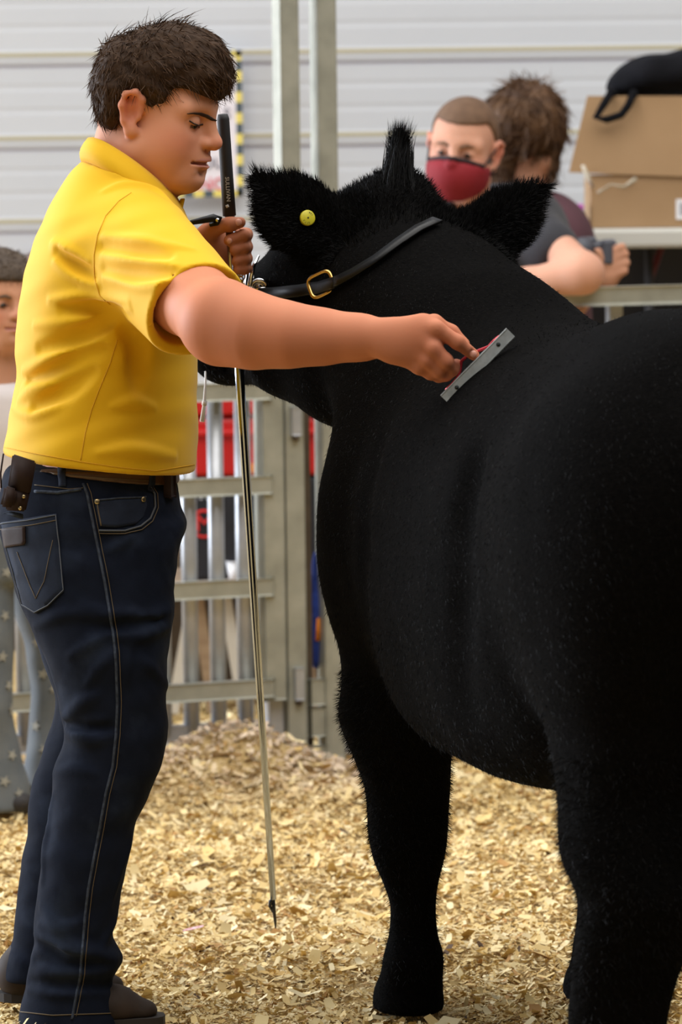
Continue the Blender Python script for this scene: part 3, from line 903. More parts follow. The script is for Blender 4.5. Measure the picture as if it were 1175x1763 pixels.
# muscle grooves behind the shoulder and in front of the thigh
for pts in ([(1.06, .30, 1.02), (1.03, .34, .85), (1.08, .33, .66)], [(.52, .27, 1.0), (.50, .31, .80), (.56, .30, .62)]):
    for a, b in zip(pts[:-1], pts[1:]): cow.sub(cap(CW(*a) + CLF * .018, CW(*b) + CLF * .018, .018, .018), .06)

def leg(S, rows, side_l, hoof_rows=None):
    S.add(stack(rows, CO, UZ, CFW, CLF, 2.0, round_=.01), .06)
# front legs: rows (z, w, l, half along body, half across)
for sd in (1, -1):
    fr_rows = [(.005, 1.335, .170, .072, .062), (.045, 1.33, .170, .064, .058), (.075, 1.31, .170, .052, .053), (.105, 1.30, .170, .051, .051), (.14, 1.305, .168, .041, .042), (.19, 1.305, .168, .038, .039),
               (.235, 1.305, .172, .044, .048), (.27, 1.305, .174, .056, .060), (.32, 1.31, .174, .066, .069), (.38, 1.31, .174, .074, .071), (.45, 1.30, .185, .095, .082), (.53, 1.29, .195, .12, .098), (.62, 1.28, .18, .12, .09), (.70, 1.28, .12, .06, .05)]
    cow.add(stack([(z, w, l * sd, a, b) for (z, w, l, a, b) in fr_rows], CO, UZ, CFW, CLF, 2.2, round_=.012), .05)
    hr_rows = [(.005, .205, .165, .078, .066), (.05, .20, .165, .066, .062), (.085, .17, .165, .058, .062), (.12, .15, .172, .062, .072), (.20, .14, .175, .058, .075), (.27, .135, .166, .060, .079),
               (.33, .125, .152, .070, .088), (.385, .12, .144, .085, .090), (.46, .15, .152, .100, .102), (.54, .18, .145, .112, .100), (.62, .20, .145, .14, .105), (.72, .22, .15, .17, .11), (.84, .22, .10, .08, .06)]
    cow.add(stack([(z, w, l * sd, a, b) for (z, w, l, a, b) in hr_rows], CO, UZ, CFW, CLF, 2.2, round_=.012), .05)
# tail hangs behind, outside the frame
cow.add(cap(CW(-.01, 0, 1.10), CW(-.06, 0, .75), .035, .025), .03)
# neck turned to the animal's left
nk = [(P(930, 790, 7.62), .21), (P(812, 640, 7.80), .172), (P(728, 548, 7.95), .152), (P(668, 478, 8.06), .133)]
chain(cow, nk, .09)
cow.add(cap(P(760, 760, 7.72), P(660, 640, 7.93), .13, .085), .08)
# head, pointing away and down to the left
hd = [(P(652, 410, 8.08), .098), (P(575, 470, 8.13), .104), (P(490, 535, 8.19), .083), (P(425, 575, 8.235), .070), (P(398, 592, 8.25), .068)]
chain(cow, hd, .05)
cow.add(ell(P(693, 350, 8.06), (.052, .07, .055)), .06)                      # poll
cow.add(cap(P(602, 640, 8.03), P(580, 560, 8.05), .094, .09), .05)            # jowl
cow.add(cap(P(590, 634, 8.03), P(500, 612, 8.11), .088, .068), .05)           # jaw
cow.add(cap(P(500, 612, 8.11), P(432, 604, 8.20), .066, .052), .04)
cow.add(ell(P(385, 602, 8.25), (.056, .06, .052)), .03)                      # muzzle
cow.sub(ell(P(372, 575, 8.20), (.014, .012, .010)), .012)                    # nostril
cow.sub(cap(P(352, 628, 8.22), P(430, 634, 8.15), .006, .004), .012)         # mouth line
# ears: cupped leaves, backs towards the camera
def ear(base, mid, tip, wr, nrm):
    nrm = np.asarray(nrm, float); nrm /= np.linalg.norm(nrm)
    S = SDF()
    S.add(fcap(base, mid, wr * .62, wr, nrm, .30), .03)
    S.add(fcap(mid, tip, wr, wr * .36, nrm, .26), .03)
    return S
earL = (P(596, 408, 8.02), P(506, 368, 7.99), P(441, 307, 7.98))
earR = (P(776, 424, 8.00), P(872, 380, 7.98), P(950, 309, 7.99))
for e, n_ in ((earL, (.35, -1, .25)), (earR, (-.25, -1, .3))):
    n_ = A(*n_); n_ /= np.linalg.norm(n_)
    cow.add(fcap(e[0], e[1], .052, .068 if e is earL else .056, n_, .34), .03)
    cow.add(fcap(e[1], e[2], .068 if e is earL else .056, .018 if e is earL else .010, n_, .28), .02)
    # hollow on the front (far) side
    cow.sub(fcap(e[1] - n_ * .028, e[1] * .4 + e[2] * .6 - n_ * .022, .042, .022, n_, .5), .02)
cow.disp(lambda p: .0022 * noise3(p, 34, 2))
t1 = time.time()
cowV, cowQ = polygonise(cow, (-.55, 6.2, -.02), (1.15, 8.55, 1.55), .0105, 1)
print('cow', len(cowV), time.time() - t1)
bull = thing('bull', 'black bull seen from its rear left flank, head turned behind the boy\'s arm', 'bull', CW(.75, 0, 0))
bull['label'] = 'large black show bull with furry ears and a tufted poll'
mesh_np('body', cowV, cowQ, m_coat, bull)
cowS = Surf(cowV, cowQ)

# coat hairs
rg = np.random.default_rng(21)
def coat(n, wfun, Lf, jit, wid, name, dirf, seg=2):
    p, nr = tri_sample(cowV, cowQ, n, rg, wfun)
    d, L, bend = dirf(p, nr)
    strands(name, p - nr * .001, d, L, wid, m_hair, bull, bend, seg, rg, jit)
back = -CFW * .75 - UZ * .55
def d_body(p, nr):
    t = back - nr * (nr @ back)[:, None]; t /= np.linalg.norm(t, axis=1)[:, None] + 1e-9
    return nr * .28 + t, rg.uniform(.006, .013, len(p)), -UZ * .15 + np.zeros_like(p)
coat(70000, lambda c, n: np.where(n[:, 1] > .35, .12, 1.0) * np.where(c[:, 0] > .75, .3, 1), None, .2, .0008, 'coat_hair', d_body)
# fluffed legs
def d_leg(p, nr):
    return nr * .8 - UZ * .45, rg.uniform(.008, .018, len(p)), UZ * .1 + np.zeros_like(p)
coat(26000, lambda c, n: ((c[:, 2] < .60) & (c[:, 2] > .07) & ~((c[:, 2] > .44) & ((c - CO) @ CFW > .34) & ((c - CO) @ CFW < 1.12))).astype(float) * np.where(c[:, 2] > .28, 1.0, .5), None, .3, .0011, 'leg_hair', d_leg)
# ears: fringes along the rims
def ear_w(e):
    def f(c, n):
        d = np.full(len(c), 9.0)
        for a, b in zip(e[:-1], e[1:]):
            ba = b - a; h = np.clip(((c - a) @ ba) / (ba @ ba), 0, 1); d = np.minimum(d, np.linalg.norm(c - a - h[:, None] * ba, axis=1))
        return (d < .085).astype(float)
    return f
for e in (earL, earR):
    ax = e[2] - e[0]; ax /= np.linalg.norm(ax)
    def d_ear(p, nr, ax=ax, e=e):
        t = np.clip((p - e[0]) @ ax / np.linalg.norm(e[2] - e[0]), 0, 1.1)
        c = e[0] + np.outer(np.clip((p - e[0]) @ ax, 0, None), ax); rad = p - c; rad[:, 1] *= .3
        rad /= np.linalg.norm(rad, axis=1)[:, None] + 1e-9
        return nr * .14 + ax * .8 + rad * .6, rg.uniform(.008, .020, len(p)) * (.55 + .6 * t), UZ * .12 + np.zeros_like(p)
    coat(14000, ear_w(e), None, .22, .0010, 'ear_fringe', d_ear, 2)
# poll tuft
pc = P(686, 318, 8.05)
def tuft_w(c, n): return ((np.abs(c[:, 0] - pc[0]) < .026) & (np.abs(c[:, 1] - pc[1]) < .06) & (c[:, 2] > pc[2] - .03)).astype(float)
def d_tuft(p, nr):
    q = (pc + A(-.002, 0, .085)) - p
    q /= np.linalg.norm(q, axis=1)[:, None]
    return q, rg.uniform(.025, .10, len(p)), A(.10, 0, .0) + np.zeros_like(p)
coat(4200, tuft_w, None, .13, .0015, 'poll_tuft', d_tuft, 3)
def poll_w(c, n): return ((c[:, 0] > P(590, 330, 8.05)[0]) & (c[:, 0] < P(800, 330, 8.05)[0]) & (c[:, 2] > P(700, 420, 8.05)[2]) & (n[:, 2] > -.2) & (c[:, 1] < 8.2) & (c[:, 1] > 7.9)).astype(float)
coat(5000, poll_w, None, .35, .0011, 'poll_hair', lambda p, nr: (nr * .7 + UZ * .4 + A(.2, 0, 0), rg.uniform(.007, .017, len(p)), UZ * 0 + np.zeros_like(p)), 2)

# button tag on the back of the left ear
h, n_ = cowS.hit(528, 376, .001)
h = h + n_ * .004
mb = MB(); mb.tube([h - n_ * .004, h + n_ * .002, h + n_ * .003], [.0136, .0136, .0122], 28); tg = mb.build('ear_tag', m_tagy, bull, True)
tg['label'] = 'round yellow button tag'
u_ = np.cross(UZ, n_); u_ /= np.linalg.norm(u_); v_ = np.cross(n_, u_)
mb = MB(); mb.tube([h + n_ * .0028, h + n_ * .0036], .0016, 10); mb.build('tag_pin', m_ink, tg, True)
for a_, s_ in ((70, '9'), (50, '0'), (30, '1'), (210, '3'), (235, 'T'), (260, '7'), (280, '2')):
    a_ = math.radians(a_); o_ = h + n_ * .0031 + (u_ * math.cos(a_) + v_ * math.sin(a_)) * .0092
    text_obj('tag_digit', s_, .0048, o_, u_ * math.sin(a_) - v_ * math.cos(a_), u_ * math.cos(a_) + v_ * math.sin(a_), m_ink, tg, .0002)

# ------------------------------------------------------------------ show halter
hal = thing('show_halter', 'black leather show halter with a brass buckle on the bull\'s head', 'halter', P(565, 493, 7.95))
p_, n_ = cowS.path([(752, 386), (722, 400), (690, 422), (650, 452), (612, 475), (585, 488)], 6, .007)
strap(p_, n_, .022, .004, m_strapk, 'crown_strap', hal)
p2_, n2_ = cowS.path([(586, 488), (556, 497), (520, 503), (480, 506), (440, 508)], 6, .006)
strap(p2_, n2_, .024, .004, m_strapk, 'cheek_strap', hal)
p3_, n3_ = cowS.path([(436, 440), (428, 470), (424, 500), (426, 530)], 5, .006)
if len(p3_) > 2: strap(p3_, n3_, .016, .004, m_chrome, 'nose_plate', hal)
h, n_ = cowS.hit(566, 493, .014)
n_ = n_ + A(0, -1.6, 0.2); n_ /= np.linalg.norm(n_)
ax_ = P(592, 484, h[1]) - P(540, 502, h[1]); ax_ -= n_ * (ax_ @ n_); ax_ /= np.linalg.norm(ax_); ay_ = np.cross(n_, ax_)
def sq(t, a, b, e=.55):
    c, s = math.cos(t), math.sin(t); return (abs(c) ** e * math.copysign(1, c) * a, abs(s) ** e * math.copysign(1, s) * b)
mb = MB(); mb.tube([h + ax_ * sq(t, .0225, .0195)[0] + ay_ * sq(t, .0225, .0195)[1] for t in np.linspace(0, 6.2832, 49)[:-1]], .0034, 10, closed=True)
mb.build('buckle', m_brass, hal, True)
mb = MB(); mb.tube([h + ax_ * .024, h + ax_ * .014 + n_ * .003], .0018, 8); mb.build('buckle_tongue', m_brass, hal, True)
# chrome fittings by the nose and the chain
c_ = P(447, 494, 8.10)
mb = MB(); mb.tube([c_ + A(math.cos(t) * .013, -.004, math.sin(t) * .012) for t in np.linspace(0, math.pi, 14)], .004, 8); mb.tube([c_ + A(-.02, -.004, -.004), c_ + A(.028, -.004, -.002)], .0035, 8)
mb.build('ring_fitting', m_chrome, hal, True)
mb = MB(); mb.tube([c_ + A(0, .0, -.002), c_ + A(0, -.003, -.002)], .0125, 20); mb.build('fitting_disc', m_chrome, hal, True)
mb = MB(); mb.tube([P(446, 440, 8.10), P(436, 460, 8.09), P(430, 492, 8.09)], [.002, .004, .005], 8, flat=(A(0, 1, 0), .5)); mb.build('nose_band_edge', m_chrome, hal, True)
for i in range(9):
    t = i / 8; q0 = P(414 + 3 * math.sin(i * 1.7), 470 + 46 * t, 8.07); d = A(math.cos(i * 1.3), .4, math.sin(i * 1.3)) * .006
    mb = MB(); mb.tube([q0 + A(math.cos(a) * .0055, math.sin(a) * .004 * (i % 2), math.sin(a) * .007) for a in np.linspace(0, 6.2832, 13)[:-1]], .0013, 5, closed=True)
    mb.build('chain_link', m_brass, hal, True)
# white cord end hanging under the muzzle
wc = thing('white_cord', 'thin white knotted cord hanging below the bull\'s muzzle', 'cord', P(348, 725, 8.15))
m_cord = mat('white_cord', rgb(222, 220, 214), .6)
mb = MB(); mb.tube([P(354, 640, 8.18), P(354, 660, 8.16), P(352, 695, 8.155), P(348, 726, 8.15)], [.0018, .002, .003, .0042], 8); mb.build('cord_strand', m_cord, wc, True)
mb = MB(); mb.tube([P(353, 690, 8.155), P(351.5, 698, 8.155)], .0045, 8); mb.build('cord_knot', m_cord, wc, True)

# ------------------------------------------------------------------ people: heads
m_skin = mat('skin', rgb(205, 140, 110), 0.6, attr=True, sss=0.12, bump=(260, .06, .0008), spec=.2)
m_hairb = mat('dark_brown_hair', rgb(46, 33, 24), .7, var=(60, rgb(72, 53, 38), .8), bump=((90, 90, 90), .5, .004), spec=.12)
m_hairs = mat('brown_hair_strands', rgb(54, 38, 27), .65, var=(50, rgb(92, 68, 48), .7), spec=.12)
m_brow = mat('dark_brow', rgb(44, 30, 24), .7)
m_eyew = mat('eye_white', rgb(214, 206, 200), .25)
m_iris = mat('dark_iris', rgb(40, 30, 26), .15)

def frame(fwd_xy_deg, pitch_deg, roll_deg=0.0):
    """columns: forward, side (towards the person's right), up. yaw measured from +x towards the camera (-y)"""
    y = math.radians(fwd_xy_deg); p = math.radians(pitch_deg); r = math.radians(roll_deg)
    f = A(math.cos(y) * math.cos(p), -math.sin(y) * math.cos(p), -math.sin(p))
    s = A(-math.sin(y), -math.cos(y), 0)          # right-hand side of someone facing f
    u = np.cross(f, s); u = u if u[2] > 0 else -u
    s2 = s * math.cos(r) + u * math.sin(r); u2 = u * math.cos(r) - s * math.sin(r)
    return np.stack([f, s2, u2], 1)

def head_sdf(chub=1.0, ears=True, neck=True, closed=.6):
    H = SDF()
    mm = lambda *v: A(*v) * .001
    H.add(ell(mm(-10, 0, 42), mm(97, 75, 82)), .02)
    H.add(ell(mm(32, 0, -12), mm(58, 60, 82)), .03)
    for s in (-1, 1):
        H.add(cap(mm(4, 50 * s, -58), mm(62, 20 * s, -80), .026 * chub, .021), .03)
        H.add(ell(mm(44, 37 * s, -36), mm(34, 28, 38) * chub), .03)
        H.add(cap(mm(80, 12 * s, 24), mm(66, 46 * s, 25), .012, .012), .018)
    H.add(ell(mm(74, 0, -80), mm(25, 29, 18.5)), .02)                  # chin
    if chub > 1.0:
        H.add(ell(mm(38, 0, -85), mm(48, 44, 21)), .03)               # soft under-chin
    H.add(ell(mm(80, 0, -50), mm(21, 30, 24)), .02)                   # muzzle
    # eye sockets
    for s in (-1, 1):
        H.sub(ell(mm(96, 31 * s, 7), mm(17, 20, 13)), .02)
        H.add(ell(mm(73, 31 * s, 6), mm(13.5, 15, 11.5)), .006)       # lidded eyeball bulge
        H.sub(fcap(mm(86, 18 * s, 1 - 2), mm(81, 42 * s, 3 - 2), .0035, .0025, (0, 0, 1), .6), .003)  # slit between lids
    # nose
    H.add(cap(mm(86, 0, 18), mm(106, 0, -17), .0075, .0105), .014)
    H.add(ell(mm(106, 0, -20), mm(12, 12, 10.5)), .008)
    for s in (-1, 1):
        H.add(ell(mm(95, 13.5 * s, -23), mm(11, 7.5, 8)), .006)
        H.sub(ell(mm(100, 7 * s, -31), mm(6, 3.2, 3)), .004)
    # lips
    for s in (-1, 1):
        H.add(cap(mm(101, 3 * s, -47), mm(86, 27 * s, -52), .0062, .0034), .006)
        H.add(cap(mm(99.5, 0 * s, -59), mm(85, 25 * s, -55), .0074, .0034), .007)
        for s in (-1, 1): H.sub(fcap(mm(105, 0, -53), mm(88, 29 * s, -55), .0032, .0030, (0, 0, 1), .75), .004)
    H.sub(ell(mm(104, 0, -69.5), mm(8, 16, 4)), .014)                     # dip over the chin
    if ears:
        for s in (-1, 1):
            R = frame(0, 0).copy()
            E = SDF()
            e0 = mm(-8, 74 * s, 2)
            pts = [mm(4, 72 * s, -28), mm(-6, 76 * s, -30), mm(-16, 82 * s, -14), mm(-23, 88 * s, 8), mm(-20, 89 * s, 26), mm(-6, 86 * s, 33), mm(4, 79 * s, 24), mm(4, 74 * s, 8)]
            for a, b in zip(pts[:-1], pts[1:]): H.add(cap(a, b, .0052, .0052), .006)
            H.add(ell(mm(-8, 78 * s, 2), mm(14, 5, 26)), .008)
            H.add(ell(mm(-3, 77 * s, -27), mm(9, 5.5, 10)), .008)     # lobe
            H.sub(ell(mm(-5, 85 * s, -1), mm(8, 8, 13)), .006)        # concha
            H.sub(ell(mm(-10, 88 * s, 20), mm(7, 6, 7)), .006)
            H.add(ell(mm(5, 76 * s, -3), mm(4, 4, 7)), .004)          # tragus
    if neck: H.add(cap(mm(-22, 0, -50), mm(-45, 0, -140), .056, .062), .03)
    return H

def skin_cols(Vl, base, lip=(0.62, .26, .24), flush=(0.75, .33, .26), flush_amt=.4):
    """colours of a face from local head coordinates (metres)"""
    x, y, z = Vl[:, 0] * 1000, np.abs(Vl[:, 1]) * 1000, Vl[:, 2] * 1000
    c = np.tile(np.asarray(base, float), (len(Vl), 1))
    g = lambda a, b, cc, ra, rb, rc: np.exp(-(((x - a) / ra) ** 2 + ((y - b) / rb) ** 2 + ((z - cc) / rc) ** 2))
    def blend(col, w):
        nonlocal c
        w = np.clip(w, 0, 1)[:, None]; c = c * (1 - w) + np.asarray(col) * w
    blend(flush, flush_amt * g(62, 45, -28, 34, 30, 26))
    blend(flush, flush_amt * 1.0 * g(112, 0, -20, 18, 14, 12))
    blend(flush, flush_amt * 1.4 * g(-10, 86, 10, 26, 16, 34))
    lipw = ((np.abs(z + 53) < 11 - 7 * (y / 29)) & (x > 76) & (y < 29)).astype(float)
    blend(lip, .62 * lipw)
    blend((.30, .14, .11), .55 * ((np.abs(z + 53.3) < 1.6) & (x > 78) & (y < 31)))
    blend((.12, .06, .05), .85 * ((np.abs(z - 0.5) < 2.4) & (y > 16) & (y < 44) & (x > 74)))
    return c

def poly_sdf(poly):
    """2-D signed distance to a polygon given as world (x,z) pairs, extruded along y"""
    pts = np.array(poly)
    def f(p):
        q = p[:, [0, 2]]; d = np.full(len(q), 1e9); s = np.ones(len(q))
        n = len(pts)
        for i in range(n):
            a = pts[i]; b = pts[i - 1]
            e = b - a; w = q - a
            h = np.clip((w @ e) / (e @ e), 0, 1); bb = w - h[:, None] * e
            d = np.minimum(d, (bb * bb).sum(1))
            c1 = q[:, 1] >= a[1]; c2 = q[:, 1] < b[1]; c3 = e[0] * w[:, 1] > e[1] * w[:, 0]
            al = c1 & c2 & c3; no = ~c1 & ~c2 & ~c3
            s = np.where(al | no, -s, s)
        return s * np.sqrt(d)
    return f

# ------------------------------------------------------------------ the boy in the yellow polo
BD = 7.90
boy = thing('person', 'boy in a yellow polo shirt and dark jeans combing the bull', 'person', A(P(150, 1760, 7.85)[0], 7.85, 0))
boy['label'] = 'person in a yellow polo shirt and dark jeans combing the bull'
hitc, nc = cowS.hit(822, 628)
HD = hitc[1] - .03                      # depth of the comb on the bull's shoulder
print('comb depth', HD)

HS = 1.10
HR = frame(20, 15)
HO = P(268, 196, BD)
Hd = head_sdf(1.10, neck=False)
headX = Xf(Hd, HO, HR, HS, .19)
def HL(f, s, u): return HO + HR @ (A(f, s, u) * .001 * HS)

body = SDF()
body.add(headX, .01)
body.add(cap(HL(-32, 0, -40), P(212, 340, BD), .060, .075), .03)      # neck
torso_rows = [(295, 176, 262, BD, .06), (318, 156, 280, BD, .085), (350, 132, 296, BD, .13), (400, 100, 306, BD, .175), (480, 78, 308, BD, .18), (600, 66, 308, BD, .17),
              (700, 64, 300, BD, .16), (780, 74, 262, BD, .14), (900, 70, 256, BD, .14), (1010, 80, 250, BD, .13)]
body.add(zrows(torso_rows, round_=.03), .03)
# near (right) arm reaching to the bull
e1 = HD - 7.42
arm = [(P(232, 428, 7.755), .058), (P(322, 506, 7.61 + e1 * .4), .062), (P(384, 556, 7.50 + e1 * .8), .0635), (P(440, 570, 7.475 + e1 * .9), .0555), (P(500, 577, 7.46 + e1), .0465),
       (P(560, 580, 7.45 + e1), .0385), (P(620, 581, 7.435 + e1), .0315), (P(668, 582, 7.425 + e1), .0275)]
chain(body, arm, .03)
# right hand, back of the hand to the camera
def RH(x, y, d=0.0): return P(x, y, HD - .012 + d)
nH = A(.1, -1, .15)
body.add(fcap(RH(672, 583), RH(728, 578, -.004), .030, .036, nH, .62), .02)
body.add(fcap(RH(690, 595), RH(722, 612, .002), .030, .026, nH, .60), .02)
def finger(pts, rs, k=.006):
    for (a, b, ra, rb) in zip(pts[:-1], pts[1:], rs[:-1], rs[1:]): body.add(cap(a, b, ra, rb), k)
finger([RH(735, 566, -.008), RH(752, 566, -.014), RH(788, 589, -.012), RH(816, 611, .004)], [.0145, .0130, .0112, .0092], .007)          # index
finger([RH(730, 588, -.010), RH(746, 600, -.018), RH(767, 622, -.014), RH(778, 636, .006), RH(786, 628, .022)], [.0150, .0138, .0126, .0112, .010], .006)
finger([RH(720, 606, -.006), RH(735, 620, -.012), RH(756, 638, -.006), RH(768, 645, .012), RH(778, 636, .026)], [.0140, .0128, .0116, .0104, .0095], .006)
finger([RH(706, 618, .0), RH(722, 632, -.003), RH(742, 643, .004), RH(756, 648, .020), RH(768, 640, .030)], [.0125, .0112, .0100, .0094, .0088], .006)
finger([RH(705, 566, .012), RH(748, 556, .018), RH(778, 572, .022), RH(800, 592, .018)], [.0170, .0130, .0110, .0092], .008)                # thumb behind
body.sub(ell(RH(815, 607, -.0065), (.006, .003, .006)), .004)                                                                              # nail bed
# far (left) arm and hand around the stick
chain(body, [(P(232, 430, 8.04), .055), (P(285, 560, 8.12), .046), (P(350, 505, 8.10), .036), (P(362, 470, 8.085), .029)], .03)
STOP = P(384, 197, 8.02); STIP = P(471.5, 1560, 8.24)
def stick_at(py):
    t = (py - 197) / (1560 - 197)
    # perspective-correct position along the straight stick for a frame row
    lo_, hi_ = 0.0, 1.0
    for _ in range(30):
        mid = (lo_ + hi_) / 2; q = STOP + (STIP - STOP) * mid
        v = q - CAMP; yy = 881.5 - F * (v @ CU) / (v @ _fwd)
        if yy < py: lo_ = mid
        else: hi_ = mid
    return STOP + (STIP - STOP) * lo_
sd_ = stick_at(420)[1]
def LH(x, y, d=0.0): return P(x, y, sd_ + d)
body.add(fcap(LH(362, 452, .034), LH(372, 420, .032), .031, .036, A(.35, -1, 0), .62), .02)
body.add(cap(LH(356, 430, .026), LH(360, 400, .012), .022, .017), .015)
finger([LH(352, 408, .012), LH(372, 391, -.004), LH(396, 386, -.018), LH(414, 383, -.016)], [.0175, .0140, .0118, .0098], .008)              # thumb on top
def lfinger(y0, y1, tipx, tipy, r): 
    finger([LH(378, y0, .040), LH(404, y1 - 3, .034), LH(424, y1, .016), LH(420, y1 + 2, -.012), LH(tipx, tipy, -.018)], [r * 1.15, r * 1.08, r, r * .95, r * .86], .004)
lfinger(410, 404, 395, 414, .0118)
lfinger(428, 425, 405, 431, .0118)
lfinger(444, 445, 408, 450, .0112)
lfinger(458, 462, 410, 465, .0098)

def boy_cols(V):
    base = np.array(rgb(220, 156, 124)[:3])
    c = np.tile(np.array(rgb(196, 125, 92)[:3]), (len(V), 1))
    Vl = ((V - HO) @ HR) / HS
    m = np.linalg.norm(V - HO, axis=1) < .2
    c[m] = skin_cols(Vl[m], base, flush=rgb(214, 122, 96)[:3], flush_amt=.55)
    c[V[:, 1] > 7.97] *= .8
    k = 1 + .10 * noise3(V, 30, 4)[:, None]
    hand = np.exp(-(((V - RH(760, 600)) ** 2).sum(1) / .05 ** 2))[:, None]
    c = c * k * (1 - .0 * hand)
    c = c * (1 - .35 * hand) + np.array(rgb(200, 116, 90)[:3]) * .35 * hand
    return np.clip(c, 0, 1)
t1 = time.time()
hipz = P(150, 1010, BD)[2]
def body_top(p): return np.maximum(body(p), hipz - p[:, 2])
bV, bQ = polygonise(body_top, (-.62, HD - .10, hipz - .02), (P(838, 600, 7.4)[0], 8.28, HO[2] + .2), .0027, 1)
print('boy body', len(bV), time.time() - t1)
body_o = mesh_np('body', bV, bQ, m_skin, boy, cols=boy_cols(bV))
headS = armS = lhandS = Surf(bV, bQ)
# finger nails
m_nail = mat('nail', rgb(222, 160, 140), .35)
for (S_, px, py, r_) in ((armS, 815, 609, .0062), (lhandS, 411, 383, .0065), (lhandS, 395, 415, .0055)):
    h, n_ = S_.hit(px, py, .0005)
    if h is not None:
        mb = MB(); mb.tube([h - n_ * .001, h + n_ * .0006], [r_, r_ * .8], 12); mb.build('nail', m_nail, body_o, True)
# brows and lashes
def hair_line(S_, pts, w, m, name, parent, lift=.001):
    p_, n_ = S_.path(pts, 1.5, lift)
    mb = MB(); k = len(p_)
    rs = [w * (0.35 + 0.65 * math.sin(math.pi * min(.5 + .5 * i / max(k - 1, 1), 1.0) * .98)) for i in range(k)]
    mb.tube(p_, rs, 8); return mb.build(name, m, parent, True)
p_, n_ = headS.path([(322, 196), (333, 195), (345, 196), (356, 200), (366, 206), (372, 208)], 1.5, .0005)
mb = MB(); kk = len(p_); mb.tube(p_, [.0009 + .0026 * min(1, i / kk * 2.0) * min(1, (kk - i) / kk * 4 + .25) for i in range(kk)], 8, flat=(n_[len(n_) // 2], .35)); mb.build('eyebrow', m_brow, body_o, True)
h0 = [HL(88, -12, 23), HL(86, -22, 28), HL(80, -36, 30)]
mb = MB(); mb.tube(h0, [.003, .004, .002], 8); mb.build('eyebrow', m_brow, body_o, True)
p_, n_ = headS.path([(326, 208), (334, 213), (342, 216), (350, 214)], 1.2, .0006)
if len(p_) > 2:
    mb = MB(); mb.tube(p_, .0013, 6); mb.build('eyelashes', m_brow, body_o, True)
mb = MB(); mb.tube([HL(86, -20, -1), HL(92, -26, -3), HL(86, -40, 0)], .0014, 6); mb.build('eyelashes', m_brow, body_o, True)
for s in (1, -1):
    c_ = HL(77.6, 31 * s, .2)
    g = SDF(); g.add(ell(c_, A(.0085, .0085, .006)), .001)
    V, Q = polygonise(g, c_ - .014, c_ + .014, .0016); mesh_np('eye', V, Q, m_iris, body_o)

# hair
hx = lambda px, py: (P(px, py, BD)[0], P(px, py, BD)[2])
hair = SDF()
hair.add(ell(P(280, 136, BD), (.110, .098, .090), None), .02)
hair.add(ell(P(350, 130, BD - .012), (.044, .076, .046)), .03)
hair.add(ell(P(312, 92, BD), (.07, .075, .045)), .03)
hair.add(ell(P(196, 180, BD), (.030, .070, .050)), .03)
hair.add(ell(P(205, 132, BD), (.036, .080, .058)), .03)
face_cut = poly_sdf([hx(430, 150), hx(402, 163), hx(390, 171), hx(372, 174), hx(345, 163), hx(325, 154), hx(303, 152), hx(292, 166), hx(281, 187), hx(262, 190), hx(250, 184), hx(243, 170),
                     hx(232, 166), hx(218, 180), hx(210, 205), hx(204, 226), hx(188, 238), hx(160, 240), hx(150, 330), hx(430, 330)])
hair.disp(lambda p: .0045 * noise3(p, 120, 3) + .002 * noise3(p, 300, 8))
hair.sub(face_cut, .006)
V, Q = polygonise(hair, P(278, 140, BD) - A(.16, .14, .14), P(278, 140, BD) + A(.16, .14, .13), .0032, 1)
hair_o = mesh_np('hair', V, Q, m_hairb, boy)
rg = np.random.default_rng(5)
p_, nr = tri_sample(V, Q, 9000, rg, lambda c, n: np.where(n[:, 2] < -.5, .1, 1.0))
front = np.clip((p_[:, 0] - P(270, 0, BD)[0]) / .12, -1, 1)[:, None]
flow = A(1, 0, -.35) * np.clip(front + .35, 0, 1) + A(-.6, 0, -.8) * np.clip(-front + .2, 0, 1) + A(.2, 0, -.3)
flow = flow + .5 * np.stack([noise3(p_, 60, 11), noise3(p_, 60, 12), noise3(p_, 60, 13)], 1)
flow -= nr * (flow * nr).sum(1)[:, None]
strands('hair_strands', p_ - nr * .001, flow + nr * .10, rg.uniform(.010, .024, len(p_)), .0016, m_hairs, hair_o, -UZ * .3 + nr * -.2 + .5 * rg.normal(0, .5, p_.shape), 3, rg, .35)
# loose curls on the crown
p2, n2 = tri_sample(V, Q, 260, rg, lambda c, n: ((n[:, 2] > .5) & (c[:, 0] < P(320, 0, BD)[0])).astype(float))
strands('loose_curls', p2, n2 + A(.5, 0, .2), rg.uniform(.02, .035, 260), .0018, m_hairs, hair_o, A(.5, 0, -.5) + rg.normal(0, .4, (260, 3)), 3, rg, .4)

